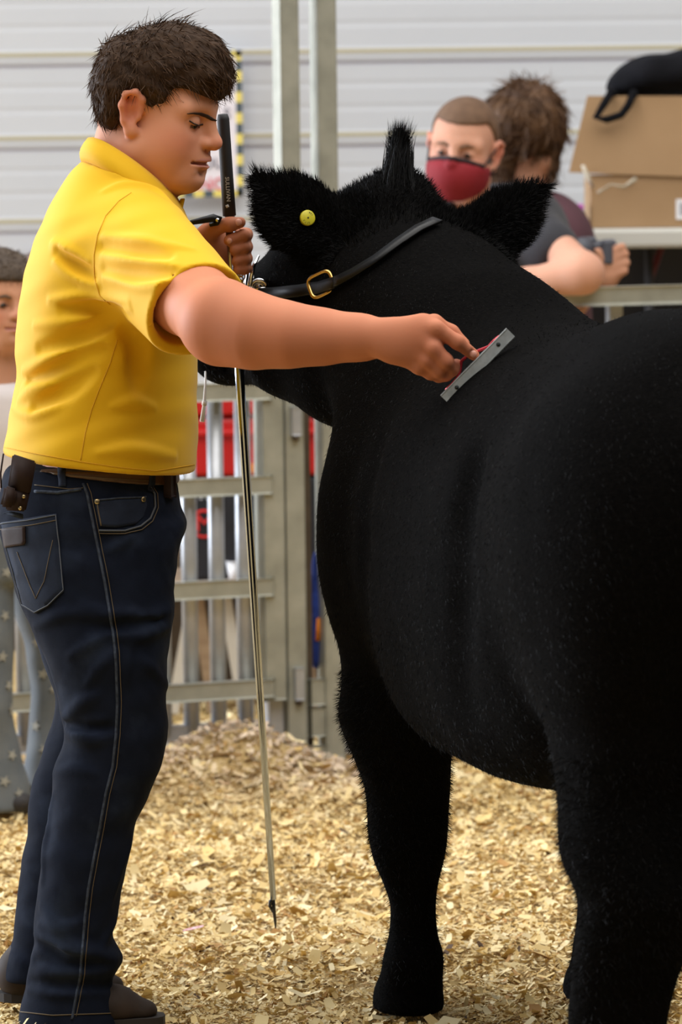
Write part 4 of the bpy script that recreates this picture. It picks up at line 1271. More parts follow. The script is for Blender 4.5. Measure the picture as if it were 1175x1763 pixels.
# ------------------------------------------------------------------ polo shirt
m_polo = mat('yellow_pique', rgb(232, 182, 14), .75, var=(3.5, rgb(224, 170, 8), .5), bump=((420, 420, 520), .10, .0012), sheen=.12, spec=.25)
m_seam = mat('yellow_seam', rgb(214, 160, 8), .8)
n_cuff = A(.115, -.19, -.125); n_cuff /= np.linalg.norm(n_cuff)
cuff_c = P(332, 531, 7.585 + e1 * .45)
sl0 = P(240, 432, 7.747); sl1 = cuff_c + n_cuff * .05 + UZ * .006
def shirt_sdf():
    S = SDF()
    S.add(zrows([(256, 158, 222, BD, .050), (272, 146, 244, BD, .072), (292, 124, 266, BD, .100), (314, 108, 286, BD, .122), (338, 94, 304, BD, .150), (375, 76, 322, BD, .186), (415, 60, 334, BD, .214), (480, 40, 339, BD, .222), (540, 31, 340, BD, .215),
                 (600, 27, 340, BD, .208), (640, 31, 340, BD, .205), (680, 23, 340, BD, .205), (730, 13, 340, BD, .21), (775, 5, 339, BD, .215), (840, 5, 334, BD, .215)], n=2.25, round_=.02), .04)
    S.add(cap(sl0, sl1, .098, .087), .035)
    S.add(cap(P(238, 424, 8.05), P(300, 520, 8.11), .096, .078), .035)
    return S
base = shirt_sdf()
V0, Q0 = polygonise(base, (-.66, 7.3, P(0, 860, BD)[2]), (.0, 8.3, HO[2]), .011, 1)
sh0 = Surf(V0, Q0)
shirt = shirt_sdf()
def fold(S, sf, pts, r, k, lift, mode='add', r2=None):
    p_, n_ = sf.path(pts, 8, lift)
    m = len(p_)
    if m < 3: return
    q = [p_[0]]
    for w in p_[1:]:
        if np.linalg.norm(w - q[-1]) < .06: q.append(w)
    q = np.array(q)
    for _ in range(3): q[1:-1] = (q[:-2] + 2 * q[1:-1] + q[2:]) / 4
    m = len(q)
    if m < 3: return
    f = polycap(q, [r * (.25 + .75 * math.sin(math.pi * (i + .3) / m)) for i in range(m)])
    if mode == 'add': S.add(f, k)
    else: S.sub(f, k)
ridges = [  # lines of drape traced on the shirt
    ([(92, 418), (122, 440), (150, 452)], .010), ([(98, 450), (130, 472), (168, 492)], .010),
    ([(86, 516), (130, 512), (190, 512), (222, 520)], .009), ([(60, 560), (110, 556), (170, 545), (225, 532)], .009),
    ([(42, 640), (90, 616), (150, 590), (205, 560)], .013), ([(40, 668), (90, 640), (150, 612), (200, 585)], .009),
    ([(34, 690), (60, 668), (110, 662)], .010), ([(22, 700), (50, 720), (90, 700), (140, 660)], .009),
    ([(180, 408), (230, 412), (280, 422), (330, 430)], .008), ([(178, 438), (240, 452), (300, 458)], .007), ([(180, 478), (240, 494), (300, 492), (340, 478)], .008),
    ([(196, 700), (230, 690), (262, 700)], .010), ([(168, 780), (220, 772), (300, 786)], .010), ([(232, 320), (262, 325), (290, 345)], .007),
    ([(165, 285), (200, 300), (245, 308)], .006), ([(182, 330), (210, 318), (250, 322)], .006),
]
valleys = [([(100, 432), (128, 456), (160, 474)], .010), ([(110, 530), (160, 528), (215, 540)], .010), ([(70, 600), (130, 584), (190, 556), (225, 540)], .012), ([(52, 655), (110, 628), (180, 600)], .010),
           ([(60, 700), (100, 680), (160, 640)], .012), ([(175, 425), (230, 432), (290, 442)], .007), ([(180, 462), (250, 474), (320, 468)], .008), ([(215, 560), (240, 600), (236, 660)], .016), ([(300, 590), (280, 680), (290, 750)], .016)]
for pts, r in ridges: fold(shirt, sh0, pts, r * 1.1, .011, -r * .22)
for pts, r in valleys: fold(shirt, sh0, pts, r * 1.2, .016, r * .15, 'sub')
shirt.disp(lambda p: .0026 * noise3(np.stack([p[:, 0] * .45 + p[:, 2] * .25, p[:, 1] * .5, p[:, 2] * 1.6 - p[:, 0] * .6], 1), 44, 6))
# hem, neck opening, cuffs
hl = P(4, 779, BD - .05); hr_ = P(336, 812, BD - .05)
hn = np.cross(hr_ - hl, A(0, 1, 0.0)); hn = hn if hn[2] < 0 else -hn
shirt.cut(half((hl + hr_) / 2 - UZ * .004, hn), .004)
ncl = P(225, 300, BD)
shirt.sub(cap(P(222, 300, BD), P(232, 240, BD), .058, .078), .008)
def cuff_side(p): return np.maximum((p - cuff_c) @ n_cuff, -((p - P(245, 430, 7.74)) @ n_cuff))
# only trim the near sleeve beyond its cuff plane
def trim_near(p):
    d = (p - cuff_c) @ n_cuff
    away = np.linalg.norm(p - (cuff_c + n_cuff * .03), axis=1) - .16
    return np.where((p[:, 1] < 7.74), np.maximum(-d, away), 1.0)
shirt.sub(lambda p: trim_near(p), .003)
shirt.sub(cap(cuff_c - n_cuff * .0, cuff_c + n_cuff * .12, .070, .080), .004)
nf = A(.5, .15, -.8); nf /= np.linalg.norm(nf); cf = P(292, 508, 8.11)
shirt.sub(lambda p: np.where(p[:, 1] > 8.0, np.maximum(-((p - cf) @ nf), np.linalg.norm(p - cf - nf * .05, axis=1) - .13), 1.0), .003)
t1 = time.time()
sV, sQ = polygonise(shirt, (-.66, 7.2, P(0, 850, BD)[2]), (.0, 8.3, HO[2] + .02), .0042, 1)
print('shirt', len(sV), time.time() - t1)
shirt_o = mesh_np('polo_shirt', sV, sQ, m_polo, boy)
shS = Surf(sV, sQ)
def seam(S_, pts, r, m, name, parent, lift=.0002):
    p_, n_ = S_.path(pts, 5, lift)
    if len(p_) < 3: return None
    # drop jumps across silhouettes
    good = [p_[0]]
    for q in p_[1:]:
        if np.linalg.norm(q - good[-1]) < .05: good.append(q)
    mb = MB(); mb.tube(good, r, 6); return mb.build(name, m, parent, True)
seam(shS, [(226, 332), (205, 346), (182, 372), (168, 405), (162, 440), (163, 480), (172, 510), (190, 524)], .0011, m_seam, 'armhole_seam', shirt_o)
seam(shS, [(202, 585), (190, 625), (172, 668), (158, 705), (147, 745), (139, 792)], .0011, m_seam, 'side_seam', shirt_o)
seam(shS, [(257, 562), (290, 537), (330, 508), (390, 480)], .0009, m_seam, 'sleeve_hem', shirt_o)
seam(shS, [(8, 770), (60, 781), (140, 795), (200, 804), (268, 811), (335, 800)], .0009, m_seam, 'bottom_hem', shirt_o)
# collar: a folded band around the neck, open at the front
def collar_ring(t, s):
    """t around the neck 0=back .. pi=front ; s 0 stand top .. 1 leaf edge"""
    c, sn = math.cos(t), math.sin(t)
    fx_ = (1 - c) / 2                                # 0 back 1 front
    px_ = 152 + (300 - 152) * fx_
    py_ = 241 + (341 - 241) * fx_ ** 1.15
    lat = .088 * abs(sn) ** .8
    top = P(px_, py_, BD) + A(0, 0, .016 * abs(sn))
    top[1] += -math.copysign(lat, sn)
    out = A(-c * .010 + .004 * 0, -math.copysign(.026, sn) * abs(sn), -.040 - .012 * fx_)
    bulge = A(-c, -sn, 0) * .008 * math.sin(math.pi * min(s, 1))
    pt = max(0.0, abs(t) / math.pi - .8) / .185            # collar points at the front
    return top + out * s + bulge + A(.012, 0, -.010) * s * pt
ts_ = np.linspace(-math.pi * .985, math.pi * .985, 61); ss_ = np.linspace(0, 1, 6)
V = []; Fc = []
for t in ts_:
    for s in ss_: V.append(collar_ring(t, s))
for i in range(60):
    for j in range(5): Fc.append((i * 6 + j, i * 6 + j + 1, i * 6 + 7 + j, i * 6 + 6 + j))
col_o = mesh_np('collar', V, Fc, m_polo, shirt_o)
sd = col_o.modifiers.new('s', 'SOLIDIFY'); sd.thickness = .0032; sd.offset = 0
V = []; Fc = []
for t in ts_:
    for s in (0, .5, 1):
        q = collar_ring(t, 0) + A(-math.cos(t) * -.004, math.sin(t) * .004, -.046 * s); V.append(q)
for i in range(60):
    for j in range(2): Fc.append((i * 3 + j, i * 3 + j + 1, i * 3 + 4 + j, i * 3 + 3 + j))
st_o = mesh_np('collar_stand', V, Fc, m_polo, shirt_o)
sd = st_o.modifiers.new('s', 'SOLIDIFY'); sd.thickness = .003; sd.offset = 0
mb = MB(); mb.box(P(309, 366, BD - .01), A(.004, 0, .0), A(0, .014, 0), A(.006, 0, .024), .002); mb.build('placket', m_polo, shirt_o)

# ------------------------------------------------------------------ jeans
m_den = mat('dark_denim', rgb(18, 23, 35), .9, var=(26, rgb(27, 33, 48), .5), fade=(9, rgb(46, 55, 72), .52, .85), bump=((300, 300, 900), .22, .0012), spec=.1)
m_den2 = mat('denim_pocket', rgb(26, 32, 46), .85, var=(40, rgb(44, 54, 72), .5), bump=((300, 300, 900), .22, .0012), spec=.2)
m_wear = mat('worn_denim', rgb(62, 72, 88), .9, var=(120, rgb(24, 29, 40), .95), bump=(300, .3, .001))
m_thr = mat('tan_thread', rgb(92, 78, 56), .8)
m_thr2 = mat('grey_thread', rgb(78, 82, 88), .8)
m_belt = mat('brown_belt', rgb(92, 66, 42), .5, var=(30, rgb(70, 48, 30), .6), bump=(90, .1, .001))
m_lea = mat('dark_brown_leather', rgb(50, 36, 32), .65, var=(40, rgb(38, 27, 24), .6), bump=(120, .15, .001), spec=.2)
m_rivet = mat('rivet_metal', rgb(176, 160, 120), .3, .9)
m_boot = mat('boot_leather', rgb(62, 50, 42), .7, var=(22, rgb(38, 31, 27), .7), bump=(60, .15, .002), spec=.2)
m_sole = mat('boot_sole', rgb(48, 42, 38), .8)
pel = [(798, 12, 300, 7.895, .186), (830, 2, 303, 7.893, .19), (870, -4, 312, 7.89, .195), (905, 0, 320, 7.89, .2), (945, 8, 308, 7.885, .2), (1000, 26, 300, 7.88, .195), (1060, 50, 296, 7.875, .17)]
nleg = [(900, 12, 312, 7.81, .09), (1000, 27, 300, 7.79, .112), (1060, 48, 299, 7.78, .115), (1110, 68, 292, 7.77, .112), (1160, 88, 287, 7.765, .107), (1210, 102, 285, 7.76, .1), (1262, 109, 289, 7.755, .093), (1324, 94, 276, 7.745, .088),
        (1367, 90, 257, 7.74, .085), (1424, 82, 233, 7.735, .08), (1486, 71, 219, 7.73, .078), (1562, 61, 204, 7.725, .076), (1612, 60, 194, 7.72, .074), (1650, 53, 208, 7.72, .082), (1690, 45, 194, 7.72, .078), (1725, 38, 200, 7.72, .084), (1766, 31, 214, 7.72, .092)]
fleg = [(900, 12, 305, 7.97, .09), (1050, 44, 290, 7.985, .11), (1126, 72, 270, 7.985, .105), (1204, 95, 250, 7.985, .097), (1248, 88, 246, 7.985, .09), (1295, 72, 235, 7.98, .088), (1367, 53, 205, 7.975, .083), (1467, 41, 182, 7.97, .078),
        (1562, 28, 162, 7.965, .075), (1612, 22, 152, 7.96, .075), (1655, 6, 145, 7.96, .08), (1682, 2, 144, 7.96, .082)]
def jeans_sdf():
    S = SDF(); S.add(zrows(pel, 2.2, round_=.012), .02); S.add(zrows(nleg, 2.1, round_=.006), .022); S.add(zrows(fleg, 2.1, round_=.006), .022); return S
V0, Q0 = polygonise(jeans_sdf(), (-.68, 7.55, -.02), (-.15, 8.2, P(0, 770, BD)[2]), .011, 1)
j0 = Surf(V0, Q0)
jeans = jeans_sdf()
for pts, r in [([(112, 1262), (150, 1275), (190, 1268)], .010), ([(100, 1210), (140, 1236), (180, 1240)], .008), ([(95, 1330), (130, 1322), (165, 1332)], .008), ([(62, 1610), (100, 1636), (140, 1640), (205, 1648)], .017),
               ([(48, 1668), (90, 1676), (140, 1670), (198, 1676)], .015), ([(112, 1250), (124, 1262), (150, 1258), (180, 1240)], .012), ([(110, 1235), (135, 1215), (170, 1195)], .009), ([(100, 1290), (125, 1305), (160, 1300)], .009), ([(285, 1180), (262, 1150), (240, 1135)], .008), ([(82, 1420), (100, 1470), (104, 1530)], .006), ([(226, 1440), (205, 1500), (190, 1560)], .006), ([(70, 1560), (96, 1590), (120, 1620)], .010), ([(120, 1130), (160, 1105), (190, 1090)], .008), ([(40, 1705), (100, 1712), (160, 1704), (196, 1712)], .009), ([(205, 1560), (190, 1600), (170, 1640)], .008), ([(92, 1370), (80, 1450), (72, 1520)], .006),
               ([(190, 1090), (240, 1100), (290, 1080)], .008), ([(180, 950), (215, 935), (225, 925)], .006), ([(140, 1040), (180, 1060), (230, 1055)], .007), ([(290, 1050), (262, 1064), (230, 1064)], .008), ([(60, 1080), (100, 1060), (150, 1055)], .008),
               ([(20, 1640), (30, 1655), (48, 1660)], .010), ([(70, 1590), (110, 1600), (150, 1580)], .007), ([(150, 1180), (170, 1150), (200, 1120)], .006), ([(215, 1180), (222, 1130), (226, 1090)], .006)]:
    fold(jeans, j0, pts, r * 1.15, .011, -r * .28)
for pts, r in [([(60, 1655), (110, 1658), (190, 1662)], .008), ([(50, 1690), (110, 1694), (190, 1696)], .008), ([(108, 1245), (150, 1256), (190, 1252)], .008), ([(95, 1300), (140, 1300)], .007), ([(150, 1075), (200, 1080), (280, 1066)], .007), ([(70, 1625), (110, 1650)], .007)]:
    fold(jeans, j0, pts, r * 1.2, .014, r * .2, 'sub')
jeans.disp(lambda p: .0034 * noise3(p * A(.6, .6, 1.3), 44, 14) + .0011 * noise3(p, 120, 15))
t1 = time.time()
jV, jQ = polygonise(jeans, (-.68, 7.55, -.02), (-.15, 8.2, P(0, 770, BD)[2]), .0048, 1)
print('jeans', len(jV), time.time() - t1)
jeans_o = mesh_np('jeans', jV, jQ, m_den, boy)
jS = Surf(jV, jQ)
# belt: shell around the waistband
belt = SDF(); belt.add(zrows(pel, 2.2, grow=.007, round_=.004), .01)
bt = P(150, 798, BD - .19); bb = P(150, 826, BD - .19)
bn = np.cross(P(300, 842, BD) - P(20, 806, BD), A(0, 1, 0)); bn = bn if bn[2] > 0 else -bn
belt.cut(half(P(150, 790, BD - .19), bn), .003); belt.cut(half(P(150, 825, BD - .19), -bn), .003)
V, Q = polygonise(belt, (-.68, 7.6, P(0, 860, BD)[2]), (-.2, 8.2, P(0, 770, BD)[2]), .004, 1)
belt_o = mesh_np('belt', V, Q, m_belt, boy); beS = Surf(V, Q)
seam(beS, [(60, 812), (110, 817), (180, 823), (260, 828)], .0008, m_thr, 'belt_stitch', belt_o)
bk, bkn = beS.hit(289, 832, .004)
if bk is not None:
    bu = np.cross(UZ, bkn); box_obj('belt_buckle', bk, bu / np.linalg.norm(bu) * .014, bkn * .004, UZ * .020, m_lea, belt_o, .003)
for (x0, y0, x1, y1) in ((106, 796, 108, 838), (262, 806, 258, 846)):
    p_, n_ = beS.path([(x0, y0), (x0 + .3 * (x1 - x0), y0 + .8 * (y1 - y0))], 3, .0008); p2_, n2_ = jS.path([(x1, y1 - 8), (x1, y1)], 3, .001)
    if len(p_) > 1: strap(p_ + p2_, n_ + n2_, .014, .0025, m_den2, 'belt_loop', jeans_o)
# pockets, seams, patch
patch(jS, [(4, 900), (98, 884), (104, 940), (111, 1018), (84, 1044), (62, 1056), (40, 1042), (24, 985)], .0022, m_den2, 'back_pocket', jeans_o)
seam(jS, [(4, 902), (50, 896), (98, 887)], .0011, m_thr2, 'pocket_stitch', jeans_o, .0036)
seam(jS, [(4, 911), (50, 905), (99, 896)], .0008, m_thr, 'pocket_stitch', jeans_o, .0036)
seam(jS, [(97, 887), (103, 940), (110, 1016), (84, 1042), (62, 1053), (40, 1039), (25, 985), (10, 930)], .0009, m_thr2, 'pocket_stitch', jeans_o, .0036)
seam(jS, [(32, 950), (55, 1010), (64, 1030), (78, 1000), (92, 930)], .0007, m_thr, 'pocket_stitch', jeans_o, .0036)
patch(jS, [(7, 910), (46, 907), (47, 934), (44, 938), (12, 942)], .0046, m_lea, 'leather_patch', jeans_o, thick=.002)
seam(jS, [(60, 846), (100, 848), (140, 842)], .0028, m_wear, 'yoke_seam', jeans_o, .0005)
seam(jS, [(143, 832), (150, 850), (156, 880), (162, 910), (170, 950), (180, 1000), (188, 1050), (196, 1100), (200, 1150), (202, 1210), (200, 1262), (194, 1320), (182, 1367), (172, 1424), (160, 1486), (152, 1530), (146, 1580), (142, 1630), (138, 1680), (130, 1720), (124, 1755)], .0024, m_wear, 'outer_seam', jeans_o, .0004)
seam(jS, [(150, 832), (157, 850), (163, 880), (169, 910), (177, 950), (187, 1000), (195, 1050), (203, 1100), (207, 1150), (209, 1210), (207, 1262), (201, 1320), (189, 1367), (179, 1424), (167, 1486), (159, 1530), (153, 1580), (149, 1630), (145, 1680), (137, 1720), (131, 1750)], .0007, m_thr, 'outer_stitch', jeans_o, .0014)
patch(jS, [(162, 861), (250, 855), (252, 870), (246, 890), (232, 903), (200, 908), (172, 906)], .0016, m_den2, 'coin_pocket', jeans_o)
seam(jS, [(162, 862), (205, 858), (250, 856)], .0016, m_wear, 'pocket_stitch', jeans_o, .003)
seam(jS, [(254, 832), (265, 850), (266, 872), (258, 893), (242, 906), (215, 914), (170, 913)], .0018, m_thr2, 'pocket_stitch', jeans_o, .002)
seam(jS, [(258, 832), (270, 850), (271, 874), (262, 898), (244, 912), (215, 919), (170, 918)], .0009, m_thr, 'pocket_stitch', jeans_o, .002)
seam(jS, [(167, 866), (170, 885), (174, 905)], .0012, m_thr, 'pocket_stitch', jeans_o, .003)
for (px, py) in ((167, 864), (245, 860)):
    h, n_ = jS.hit(px, py, .003)
    mb = MB(); mb.tube([h - n_ * .001, h + n_ * .0015, h + n_ * .0022], [.0048, .0048, .0030], 14); mb.build('rivet', m_rivet, jeans_o, True)
seam(jS, [(60, 835), (120, 842), (143, 840)], .0008, m_thr, 'waistband_stitch', jeans_o, .001)
# hem stitching
seam(jS, [(36, 1742), (90, 1748), (150, 1746), (208, 1744)], .001, m_thr, 'hem_stitch', jeans_o, .0006)
# boots
def boot(heel, toe, D, name):
    S = SDF()
    a = P(heel[0], heel[1], D); b = P(toe[0], toe[1], D); a[2] = .045; b[2] = .034
    S.add(fcap(a, b, .046, .040, UZ, .95), .02)
    S.add(fcap(b, b + A(.045, 0, -.008), .040, .030, UZ, .70), .02)
    S.add(cap(a + UZ * .012, a + A(.040, 0, .10), .042, .030), .03)
    S.cut(half((0, 0, .016), (0, 0, -1)), .004)
    V, Q = polygonise(S, a - A(.12, .1, .06), b + A(.14, .1, .22), .0045, 1)
    o = mesh_np(name, V, Q, m_boot, boy)
    mb = MB(); n = 24; L = b[0] + .085 - a[0] + .05
    pts = []
    c0 = (a + b) / 2 + A(.02, 0, 0)
    for i in range(n):
        t = 2 * math.pi * i / n; q = sq(t, L / 2, .043, .7); pts.append((c0[0] + q[0], c0[1] + q[1]))
    V = [(x, y, .003) for x, y in pts] + [(x, y, .019) for x, y in pts]
    mesh_np('boot_sole', V, [tuple(range(n - 1, -1, -1)), tuple(range(n, 2 * n))] + [(i, (i + 1) % n, n + (i + 1) % n, n + i) for i in range(n)], m_sole, o, False)
    return o
boot((98, 1740), (196, 1745), 7.72, 'boot')
boot((44, 1700), (140, 1705), 7.955, 'boot')

# ------------------------------------------------------------------ leather sheath on the belt
sheath = thing('leather_sheath', 'dark brown leather sheath with brass snaps hung on the belt', 'sheath', P(30, 880, 7.72))
def quad_box(c4, D, th, m, name, parent, bev=.004):
    ps = [P(x, y, D) for x, y in c4]
    V = [p + A(0, -th / 2, 0) for p in ps] + [p + A(0, th / 2, 0) for p in ps]
    bm = bmesh.new(); vs = [bm.verts.new(v) for v in V]
    for f in [(0, 1, 2, 3), (7, 6, 5, 4), (0, 4, 5, 1), (1, 5, 6, 2), (2, 6, 7, 3), (3, 7, 4, 0)]: bm.faces.new([vs[i] for i in f])
    bmesh.ops.recalc_face_normals(bm, faces=list(bm.faces))
    bmesh.ops.bevel(bm, geom=list(bm.edges), offset=bev, segments=3, affect='EDGES')
    me = bpy.data.meshes.new(name); bm.to_mesh(me); bm.free(); me.materials.append(m)
    for p in me.polygons: p.use_smooth = True
    return link(bpy.data.objects.new(name, me), parent)
hb, nb_ = beS.hit(40, 815)
sD_ = (hb[1] if hb is not None else 7.72) - .022
quad_box([(22, 782), (62, 795), (52, 850), (14, 838)], sD_, .022, m_lea, 'sheath_body', sheath, .0025)
quad_box([(18, 836), (52, 846), (44, 880), (10, 878)], sD_ + .002, .02, m_lea, 'sheath_tail', sheath, .0025)
quad_box([(8, 836), (30, 842), (24, 874), (0, 872)], sD_ - .014, .014, m_lea, 'keeper_loop', sheath)
for (px, py) in ((41, 855), (35, 875)):
    c = P(px, py, sD_ - .010); mb = MB(); mb.tube([c, c - A(0, .002, 0), c - A(0, .003, 0)], [.0035, .0035, .0018], 12); mb.build('snap', m_rivet, sheath, True)
mb = MB(); mb.tube([P(6, 781, sD_), P(3, 800, sD_ - .004), P(1, 815, sD_), P(2, 840, sD_ + .004)], .0016, 6); mb.build('lanyard', m_lea, sheath, True)
quad_box([(4, 884), (20, 880), (40, 885), (40, 894), (6, 896)][:4], sD_ + .012, .006, m_wear, 'folded_cloth', sheath, .001)

# ------------------------------------------------------------------ show stick
m_grip = mat('black_grip', rgb(34, 33, 35), .7, bump=((200, 200, 1500), .3, .0008))
m_steel = mat('polished_steel', (0.50, 0.55, 0.64, 1), .10, 1.0)
m_label = mat('white_band', rgb(232, 232, 232), .4)
m_gprint = mat('grip_print', rgb(190, 186, 180), .6)
stick = thing('show_stick', 'long polished steel show stick with a black grip in the boy\'s left hand', 'stick', STIP)
stick['label'] = 'long polished steel show stick with a black rubber grip'
sdir = STIP - STOP; sdir /= np.linalg.norm(sdir)
mb = MB(); mb.tube([STOP, stick_at(205), stick_at(300), stick_at(371)], [.0085, .0108, .0112, .0118], 20); mb.build('grip', m_grip, stick, True)
mb = MB(); mb.tube([stick_at(371), stick_at(382)], .0095, 20); mb.build('label_band', m_label, stick, True)
mb = MB(); mb.tube([stick_at(380), stick_at(700), stick_at(1100), stick_at(1548)], [.0086, .0082, .0070, .0056], 18); mb.build('shaft', m_steel, stick, True)
e_ = stick_at(1548)
mb = MB(); mb.tube([e_, e_ + sdir * .02, P(474, 1585, e_[1] + .02), P(475, 1598, e_[1] + .026)], [.0035, .0032, .0026, .0012], 10); mb.build('tip_nail', m_steelblk_and_shade, stick, True)
mb = MB(); mb.tube([e_ + sdir * .002, P(466, 1552, e_[1]), P(465, 1560, e_[1] + .002), P(470, 1570, e_[1] + .008)], [.004, .0038, .003, .002], 8); mb.build('tip_hook', m_steelblk_and_shade, stick, True)
view = lambda q: (q - CAMP) / np.linalg.norm(q - CAMP)
q = stick_at(324); vv = -view(q); rt = sdir; uu = np.cross(vv, rt); uu /= np.linalg.norm(uu)
text_obj('grip_lettering', 'SULLIVAN', .0098, q + np.cross(rt, uu) * .0122, rt, uu, m_gprint, stick, .0003).data
q = stick_at(352); mb = MB(); b0 = q + np.cross(rt, uu) * .0118
mb.tube([b0 - uu * .000, b0 - uu * .005 + rt * .002], .0025, 8, flat=(np.cross(rt, uu), .15)); mb.build('grip_mark', m_gprint, stick, True)
q = stick_at(377); text_obj('band_lettering', 'LIVAN', .0075, q + np.cross(A(1, 0, -.06), UZ) * .0098, (1, 0, -.06), UZ, m_grip, stick, .0002)

# lead strap end held with the stick
lead = thing('lead_strap', 'folded black leather lead strap poking from the boy\'s fist', 'strap', P(350, 385, 8.04))
lead['label'] = 'folded black leather lead strap poking out above the fist'
lp = [P(318, 388, 8.03), P(330, 383, 8.03), P(350, 379, 8.03), P(368, 375, 8.03), P(378, 377, 8.03), P(374, 384, 8.035), P(362, 387, 8.04)]
mb = MB(); mb.tube(lp, [.0022, .0045, .006, .007, .006, .005, .004], 10, flat=(A(0, 1, 0), 1.4)); mb.build('strap_fold', m_strapk, lead, True)
mb = MB(); c = P(375, 379, 8.018); mb.tube([c, c - A(0, .003, 0)], .0035, 12); mb.build('strap_stud', m_chrome, lead, True)

# ------------------------------------------------------------------ scotch comb
m_alu = mat('grey_aluminium', rgb(186, 192, 194), .45, .1, var=(60, rgb(108, 114, 116), .5))
m_redw = mat('red_enamel_wire', rgb(196, 48, 62), .25, .4, coat=.4)
comb = thing('livestock_comb', 'grey aluminium livestock comb with a red wire handle held against the bull', 'comb', P(823, 631, HD))
ca, cb = P(767, 687, HD - .012), P(879, 573, HD - .012)
cdir = (cb - ca) / np.linalg.norm(cb - ca); cn = A(0, -1, 0) - cdir * (-cdir[1]); cn /= np.linalg.norm(cn); cw = np.cross(cdir, cn)
cw = cw if cw[0] > 0 else -cw       # towards lower right
L2 = np.linalg.norm(cb - ca) / 2
box_obj('comb_bar', (ca + cb) / 2, cdir * L2, cn * .0045, cw * .0088, m_alu, comb, .0012)
mb = MB()
for i in range(34):
    b = ca + cdir * (.004 + (2 * L2 - .008) * i / 33) + cw * .009 - cn * .002
    mb.tube([b, b + cw * .004 - cn * .012], [.0009, .0005], 4)
to = mb.build('comb_teeth', m_alu, comb); to['kind'] = 'stuff'
for (px, py) in ((858.6, 593), (787, 667)):
    c = P(px, py, HD - .0167); mb = MB(); mb.tube([c + A(0, .002, 0), c - A(0, .0005, 0)], .0034, 14); mb.build('comb_hole', m_dark, comb, True)
w = [P(861, 579, HD - .006), P(850, 588, HD - .006), P(842, 597, HD - .006), P(822, 605, HD - .004), P(806, 612, HD + .004), P(795, 622, HD + .004), P(793, 636, HD), P(788, 651, HD - .004), P(779, 662, HD - .006), P(768, 672, HD - .006)]
mb = MB(); mb.tube(w, .0028, 8); mb.build('wire_handle', m_redw, comb, True)

# ------------------------------------------------------------------ people behind the fence
m_dkpolo = mat('charcoal_polo', rgb(44, 44, 50), .85, var=(10, rgb(34, 34, 40), .6), bump=(300, .08, .001), sheen=.1)
m_maroon = mat('maroon_tee', rgb(92, 58, 66), .85, var=(10, rgb(74, 46, 54), .6))
m_mask = mat('red_mask_cloth', rgb(136, 20, 33), .8, var=(20, rgb(126, 18, 30), .5), bump=(200, .1, .001))
m_maskb = mat('mask_binding', rgb(34, 26, 32), .8)
m_buzz = mat('short_brown_hair', rgb(112, 84, 62), .8, var=(40, rgb(86, 62, 44), .7), bump=(300, .4, .002))
m_wavy = mat('wavy_brown_hair', rgb(70, 48, 34), .6, var=((12, 12, 40), rgb(120, 88, 60), .8), bump=((50, 50, 120), .6, .004), spec=.3)
m_chair = mat('child_brown_hair', rgb(86, 70, 54), .7, var=(40, rgb(60, 47, 36), .8), bump=(120, .6, .004))
m_whitetop = mat('white_cotton', rgb(216, 208, 206), .85, var=(8, rgb(200, 190, 190), .5))
m_starj = mat('faded_denim', rgb(108, 112, 114), .9, var=(14, rgb(80, 87, 94), .7), bump=(240, .2, .002))
m_star = mat('pale_star_print', rgb(150, 148, 138), .9)
m_shoe = mat('dark_shoe', rgb(44, 40, 40), .7)
m_trous = mat('dark_trousers', rgb(40, 42, 52), .85)

def person_cols(V, O, R, sc, base, **kw):
    c = np.tile(np.asarray(base, float), (len(V), 1)); m = np.linalg.norm(V - O, axis=1) < .2 * sc
    c[m] = skin_cols(((V[m] - O) @ R) / sc, base, **kw); return np.clip(c * (1 + .08 * noise3(V, 30, 3)[:, None]), 0, 1)

# ---- masked man leaning on the rail
MD = 11.45
ms = 1.06
MO = P(797, 262, MD); MR = frame(105, 5, 8)
man = thing('person', 'person with a red face mask leaning on the fence rail', 'person', A(MO[0] + .12, MD + .25, 0))
def ML(f, s, u): return MO + MR @ (A(f, s, u) * .001 * ms)
mbody = SDF(); mbody.add(Xf(head_sdf(1.0, neck=False), MO, MR, ms, .19), .01)
mbody.add(cap(ML(-25, 0, -50), P(822, 400, MD + .08), .052, .062), .03)
chest = P(850, 500, MD + .16)
mbody.add(cap(P(850, 440, MD + .12), P(860, 560, MD + .2), .13, .15), .04)
elb = P(1004, 470, MD - .20)
mbody.add(cap(P(925, 392, MD + .03), elb, .044, .046), .03)
mbody.add(cap(elb, P(905, 492, MD - .16), .048, .040), .03); mbody.add(cap(P(905, 492, MD - .16), P(820, 505, MD - .14), .038, .028), .03)
mbody.add(fcap(P(818, 505, MD - .14), P(770, 505, MD - .13), .032, .026, UZ, .6), .02)
for k in range(4): mbody.add(cap(P(775, 500 + 5 * k, MD - .15 + .012 * k), P(735, 504 + 5 * k, MD - .14 + .012 * k), .011, .008), .006)
mbody.add(cap(P(800, 500, MD - .16), P(772, 488, MD - .17), .012, .009), .01)
